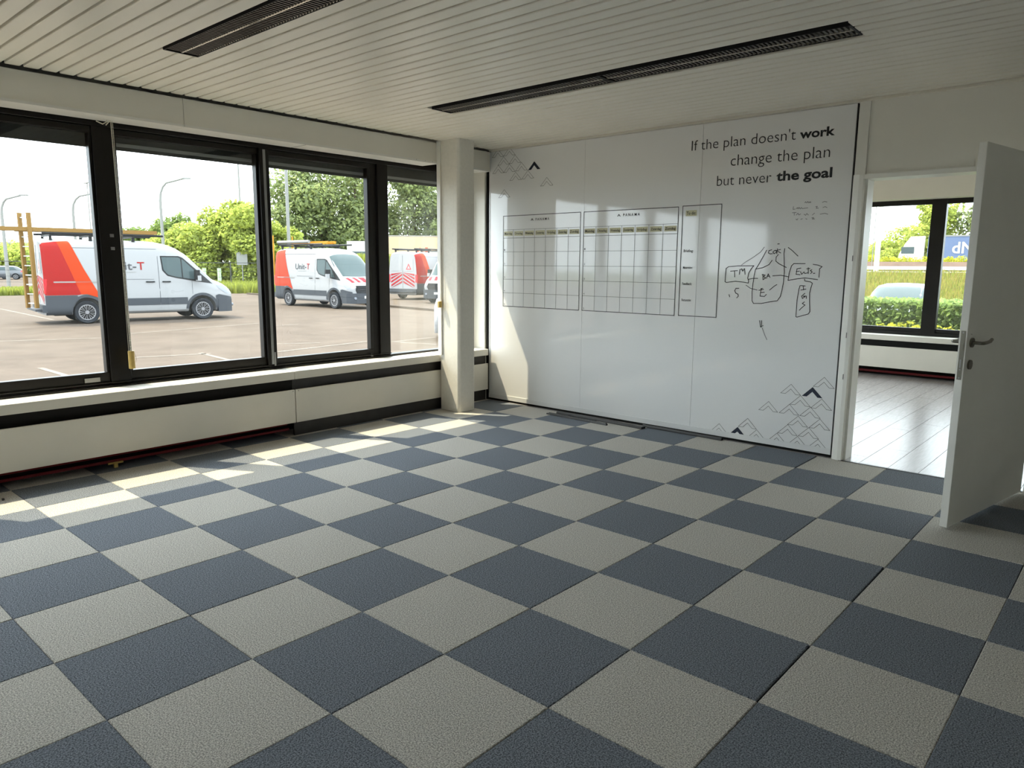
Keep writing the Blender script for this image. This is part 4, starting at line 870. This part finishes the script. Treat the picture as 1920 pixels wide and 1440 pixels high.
blades(scatter(-20, 60, 50, 55, 2500), .35, .05, L_grass, 'verge_grass', 'narrow grass verge before the far car park')
blades(scatter(640, 850, 49, 60, 14000), 2.3, .06, L_grass, 'reed_grass', 'tall green reeds under the beige trailer', jitter=.25)
# ---- wire fence
fe = empty('wire_fence', (0, 0, 0), label='green wire fence with posts in front of the bushes', cat='fence')
fp_ = [Vector(at_dist(x, 480, D)) for x, D in ((-40, 62), (60, 60), (200, 58), (320, 57), (431, 56), (500, 57), (600, 60), (700, 62), (840, 62))]
for a_, b_ in zip(fp_[:-1], fp_[1:]):
    n = max(1, round((b_-a_).length/3.2))
    for i in range(n):
        c = a_.lerp(b_, i/n); o = MB().tube([(c.x, c.y, GZ), (c.x, c.y, GZ+1.95)], .035, 6).build('post', M_fascia, fe)
    m = MB()
    for z in (.1, .5, .9, 1.3, 1.6, 1.9): m.tube([(a_.x, a_.y, GZ+z), (b_.x, b_.y, GZ+z)], .011 if z < 1.8 else .028, 4)
    m.build('wires', M_fascia, fe, kind='stuff')
for px, py in ((384, 527), (412, 527)):
    c = at_dist(px, py, 60); MB().box(c[0]-.1, c[0]+.1, c[1]-.1, c[1]+.1, GZ, GZ+1.5).build('utility_post', mat('pale_green', (150, 176, 140), .7), label='pale green utility post %s of the pair by the fence' % ('left' if px < 400 else 'right'), cat='post')
sg_ = at_dist(454, 490, 62); so_ = empty('road_sign', (sg_[0], sg_[1], GZ), math.radians(-30), label='grey backed road sign at the foot of the tall mast', cat='sign')
MB().tube([(0, 0, 0), (0, 0, 2.7)], .04, 6).build('post', M_pole, so_); MB().box(-.05, .05, -.4, .4, 1.75, 2.75).build('plate', M_pole, so_)

# ---- beige trailer beyond the reeds
tp = at_dist(722, 470, 66); hd = Vector((CR[0], CR[1], 0)).normalized()
tr = empty('trailer', (tp[0], tp[1], 0.0), math.atan2(hd.y, hd.x)+.05, label='beige box trailer standing beyond the tall reeds', cat='trailer')
MB().box(0.0, 12.5, 0, 2.5, 0.85, 4.05-GZ-.42).build('box', M_trail, tr); MB().box(0, 12.5, 0, 2.5, 4.0-.1, 4.02).build('top_rail', M_wstripe, tr)
MB().box(0.2, 12.2, .2, 2.3, .45, .85).build('chassis', M_black, tr)
m = MB(); m.add([(3.05+a*.7, -.012, 2.55+b*.9) for a, b in CH], [(0, 1, 2, 5), (2, 3, 4, 5)]); m.add([(3.5, -.012, 2.5), (3.75, -.012, 2.5), (3.75, -.012, 3.0), (3.5, -.012, 3.0)], [(0, 1, 2, 3)]); m.build('logo_mark', M_vora, tr)
m = MB(); m.add([(3.85, -.012, 2.6), (4.7, -.012, 2.6), (4.7, -.012, 2.75), (3.85, -.012, 2.75)], [(0, 1, 2, 3)]); m.build('logo_word', M_grey_line, tr)
MB().cbox(-3.4, -1.0, 0, 2.5, .6, 3.5, .5).build('cab', M_wstripe, tr); MB().box(-3.3, -1.1, -.01, 0.0, 1.9, 2.6).build('cab_window', M_vglass, tr)
for x in (1.2, 8.6, 9.9, 11.2): MB().disc((x, .42), .5, 'y', .1, .4, 20).build('wheel', M_tyre, tr)
# far buildings at the left edge
bb = at_dist(8, 480, 150); o = empty('warehouse', (bb[0], bb[1], GZ), math.radians(-15), label='pale low warehouse far behind at the left edge', cat='building')
MB().box(-8, 8, -6, 6, 0, 4.6).build('wall', M_trail, o); MB().box(-8.2, 8.2, -6.2, 6.2, 4.6, 5.0).build('roof', M_pole, o)
for i in range(5): MB().box(8.0, 8.05, -5+i*2.2, -3.6+i*2.2, 1.8, 3.4).build('window', M_vglass, o)

# ---- view through the next room window
def hedge_pts(px0, px1, D0, D1, z0, z1, n):
    q = []
    for i in range(n):
        t = rng.uniform(0, 1); Dd = rng.uniform(D0, D1); a = at_dist(px0+(px1-px0)*t, 500, Dd); q.append((a[0], a[1], rng.uniform(z0, z1)))
    return q
hg = empty('hedge', (-1.2, 11.6, GZ), label='clipped green hedge outside the window of the next room', cat='hedge')
hc = Vector((-1.2, 11.6, GZ)); V = []
def box_leaves(x0, x1, y0, y1, z0, z1, n, size, material, name, parent):
    c = np.stack([rng.uniform(x0, x1, n), rng.uniform(y0, y1, n), rng.uniform(z0, z1, n)], 1)
    # push to the shell
    f = rng.integers(0, 3, n); c[f == 0, 1] = y0+rng.uniform(0, .12, (f == 0).sum()); c[f == 1, 2] = z1-rng.uniform(0, .10, (f == 1).sum())
    n_ = rng.normal(size=(n, 3)); n_ /= np.linalg.norm(n_, axis=1)[:, None]; t = np.cross(n_, rng.normal(size=(n, 3))); t /= np.linalg.norm(t, axis=1)[:, None]; b = np.cross(n_, t); s = size*rng.uniform(.6, 1.4, n)[:, None]
    return quads(np.stack([c-t*s*.5, c+b*s*.35, c+t*s*.5, c-b*s*.35], 1).reshape(-1, 3), material, name, parent)
box_leaves(-3.0, 4.5, 0.0, 1.0, .3, 1.32, 26000, .085, L_hedge, 'foliage', hg)
MB().box(-2.9, 4.4, .15, .85, 0, 1.1).build('branch_core', L_dark, hg)
lh = empty('shrub', (-1.2, 10.8, GZ), label='low lime-green shrub bed right under the window of the next room', cat='shrub')
cs = [(x, .25+.1*math.sin(x*3), .55+.10*math.sin(x*2.1+1)) for x in np.arange(-2.6, 4.4, .28)]
leaves(cs, [(.3, .3, .38)]*len(cs), 16000, .08, L_lime, 'foliage', lh, up=.4)
MB().tube([(-2.6, .25, .1), (4.4, .25, .1)], .03, 6).build('stem', M_bark, lh)
gx = []
for i in range(22000):
    D = rng.uniform(24.5, 31.5); t = rng.uniform(1560, 1880); a = at_dist(t, 500, D); gx.append((a[0], a[1], GZ+.45+(D-24.5)/7*1.0))
gx = np.array(gx); half = rng.uniform(size=len(gx)) < .5
blades(gx[half], .34, .02, L_grass, 'embankment_grass', 'tall green grass on the bank behind the silver car'); blades(gx[~half], .36, .014, L_dry, 'dry_grass', 'tall dry seed grass mixed into the bank behind the silver car')
ea, eb = at_dist(1540, 500, 24), at_dist(1900, 500, 24); ec, ed = at_dist(1900, 500, 32), at_dist(1540, 500, 32)
MB().add([(ea[0], ea[1], GZ), (eb[0], eb[1], GZ), (eb[0], eb[1], GZ+.45), (ea[0], ea[1], GZ+.45), (ed[0], ed[1], GZ+1.5), (ec[0], ec[1], GZ+1.5)], [(0, 1, 2, 3), (3, 2, 5, 4)]).build('bank', M_grass, kind='structure', label='grassy bank rising to the motorway')
def across(px0, px1, D, z0, z1, th, material, name, parent=None, **k):
    a, b = Vector(at_dist(px0, 500, D)), Vector(at_dist(px1, 500, D)); d = b-a; o = MB().box(0, Vector((d.x, d.y)).length, -th/2, th/2, z0, z1).build(name, material, parent, **k)
    o.location = (a.x, a.y, 0); o.rotation_euler = (0, 0, math.atan2(d.y, d.x)); return o
gd = empty('guardrail', (0, 0, 0), label='steel guardrail on top of the bank', cat='guardrail')
across(1540, 1900, 32, 1.40, 1.53, .06, M_wstripe, 'beam', gd); across(1540, 1900, 31.9, 1.30, 1.345, .05, M_wstripe, 'beam', gd)
for px in (1580, 1630, 1690, 1778, 1840): across(px, px+3, 32, 1.0, 1.4, .06, M_pole, 'post', gd)
across(1520, 1920, 37, 1.45, 1.74, .3, M_conc, 'barrier', kind='structure', label='pale brown concrete barrier along the motorway')
MB().add([(*at_dist(1480, 500, 33)[:2], 1.30), (*at_dist(1960, 500, 33)[:2], 1.30), (*at_dist(1960, 500, 150)[:2], 1.30), (*at_dist(1480, 500, 150)[:2], 1.30)], [(0, 1, 2, 3)]).build('ground_4', M_asph, kind='structure', label='raised motorway surface')
for i, px in enumerate(np.arange(1585, 1860, 30)):
    a = at_dist(px, 500, 40+rng.uniform(0, 3)); o = empty('bush', (a[0], a[1], 1.3), label='yellow-flowering shrub behind the concrete barrier, number %s from the left' % ['one', 'two', 'three', 'four', 'five', 'six', 'seven', 'eight', 'nine', 'ten'][i], cat='bush', group='yellow shrubs along the motorway')
    cs = [(rng.uniform(-.5, .5), rng.uniform(-.4, .4), rng.uniform(0.15, .5)) for _ in range(7)]; leaves(cs, [(.3, .3, .35)]*7, 2200, .09, L_lime, 'foliage', o); MB().tube([(0, 0, 0), (0, 0, .5)], .03, 5).build('stem', M_bark, o)
pa = at_dist(1643, 500, 33.5); o = empty('mast', (pa[0], pa[1], 1.25), label='thick pale lamp mast on the bank seen through the doorway', cat='mast'); MB().tube([(0, 0, 0), (0, 0, 10)], [.10, .07], 12).build('shaft', M_wstripe, o); MB().tube([(-.18, 0, 0), (-.18, 0, 10)], .02, 6).build('cable', M_pole, o)
for px, D, h, wd, where in ((1700, 105, 6.0, 5.0, 'behind the lorry cab'), (1728, 100, 9.4, 4.4, 'tallest, beside the window mullion'), (1660, 110, 4.2, 4.5, 'left of the lorry'), (1770, 115, 5.2, 4, 'low, behind the blue lorry trailer'), (1835, 100, 9.6, 3.6, 'at the door edge'), (1615, 120, 4.4, 4.0, 'distant, left of the mast')): tree(px, D, h, wd, 'motorway tree '+where, L_bush if px < 1800 else L_tree, 6000, .45, 'tree', .05, 14, 'trees along the motorway', .8)
ta = Vector(at_dist(1683, 500, 88)); tb_ = Vector(at_dist(1860, 500, 88)); td_ = tb_-ta
lo = empty('lorry', (ta.x, ta.y, 1.3), math.atan2(td_.y, td_.x), label='lorry with white cab and blue lettered trailer on the motorway', cat='lorry')
MB().extrude([(0, .5), (0, 1.6), (.5, 2.7), (1.0, 3.45), (2.3, 3.5), (2.3, .5)], 'y', 0, 2.4).build('cab', mat('cab_cream', (226, 226, 196), .5), lo)
MB().box(.2, 1.4, -.02, 0.0, 1.7, 2.4).build('cab_window', M_vglass, lo); MB().box(2.6, 14, 0, 2.5, 1.0, 3.42).build('box', M_blue, lo); MB().box(2.6, 14, -.03, 2.5, 3.42, 3.56).build('top_rail', M_pole, lo)
v, f = text_mesh('dN', .02); m = MB().add([(4.75+p[0]*1.55, -.03, 1.75+p[1]*1.6) for p in v], f); m.build('lettering', M_wstripe, lo)
for x in (.9, 4.0, 10.5, 11.8, 13.0): MB().disc((x, .5), .5, 'y', .05, .35, 18).build('wheel', M_tyre, lo)
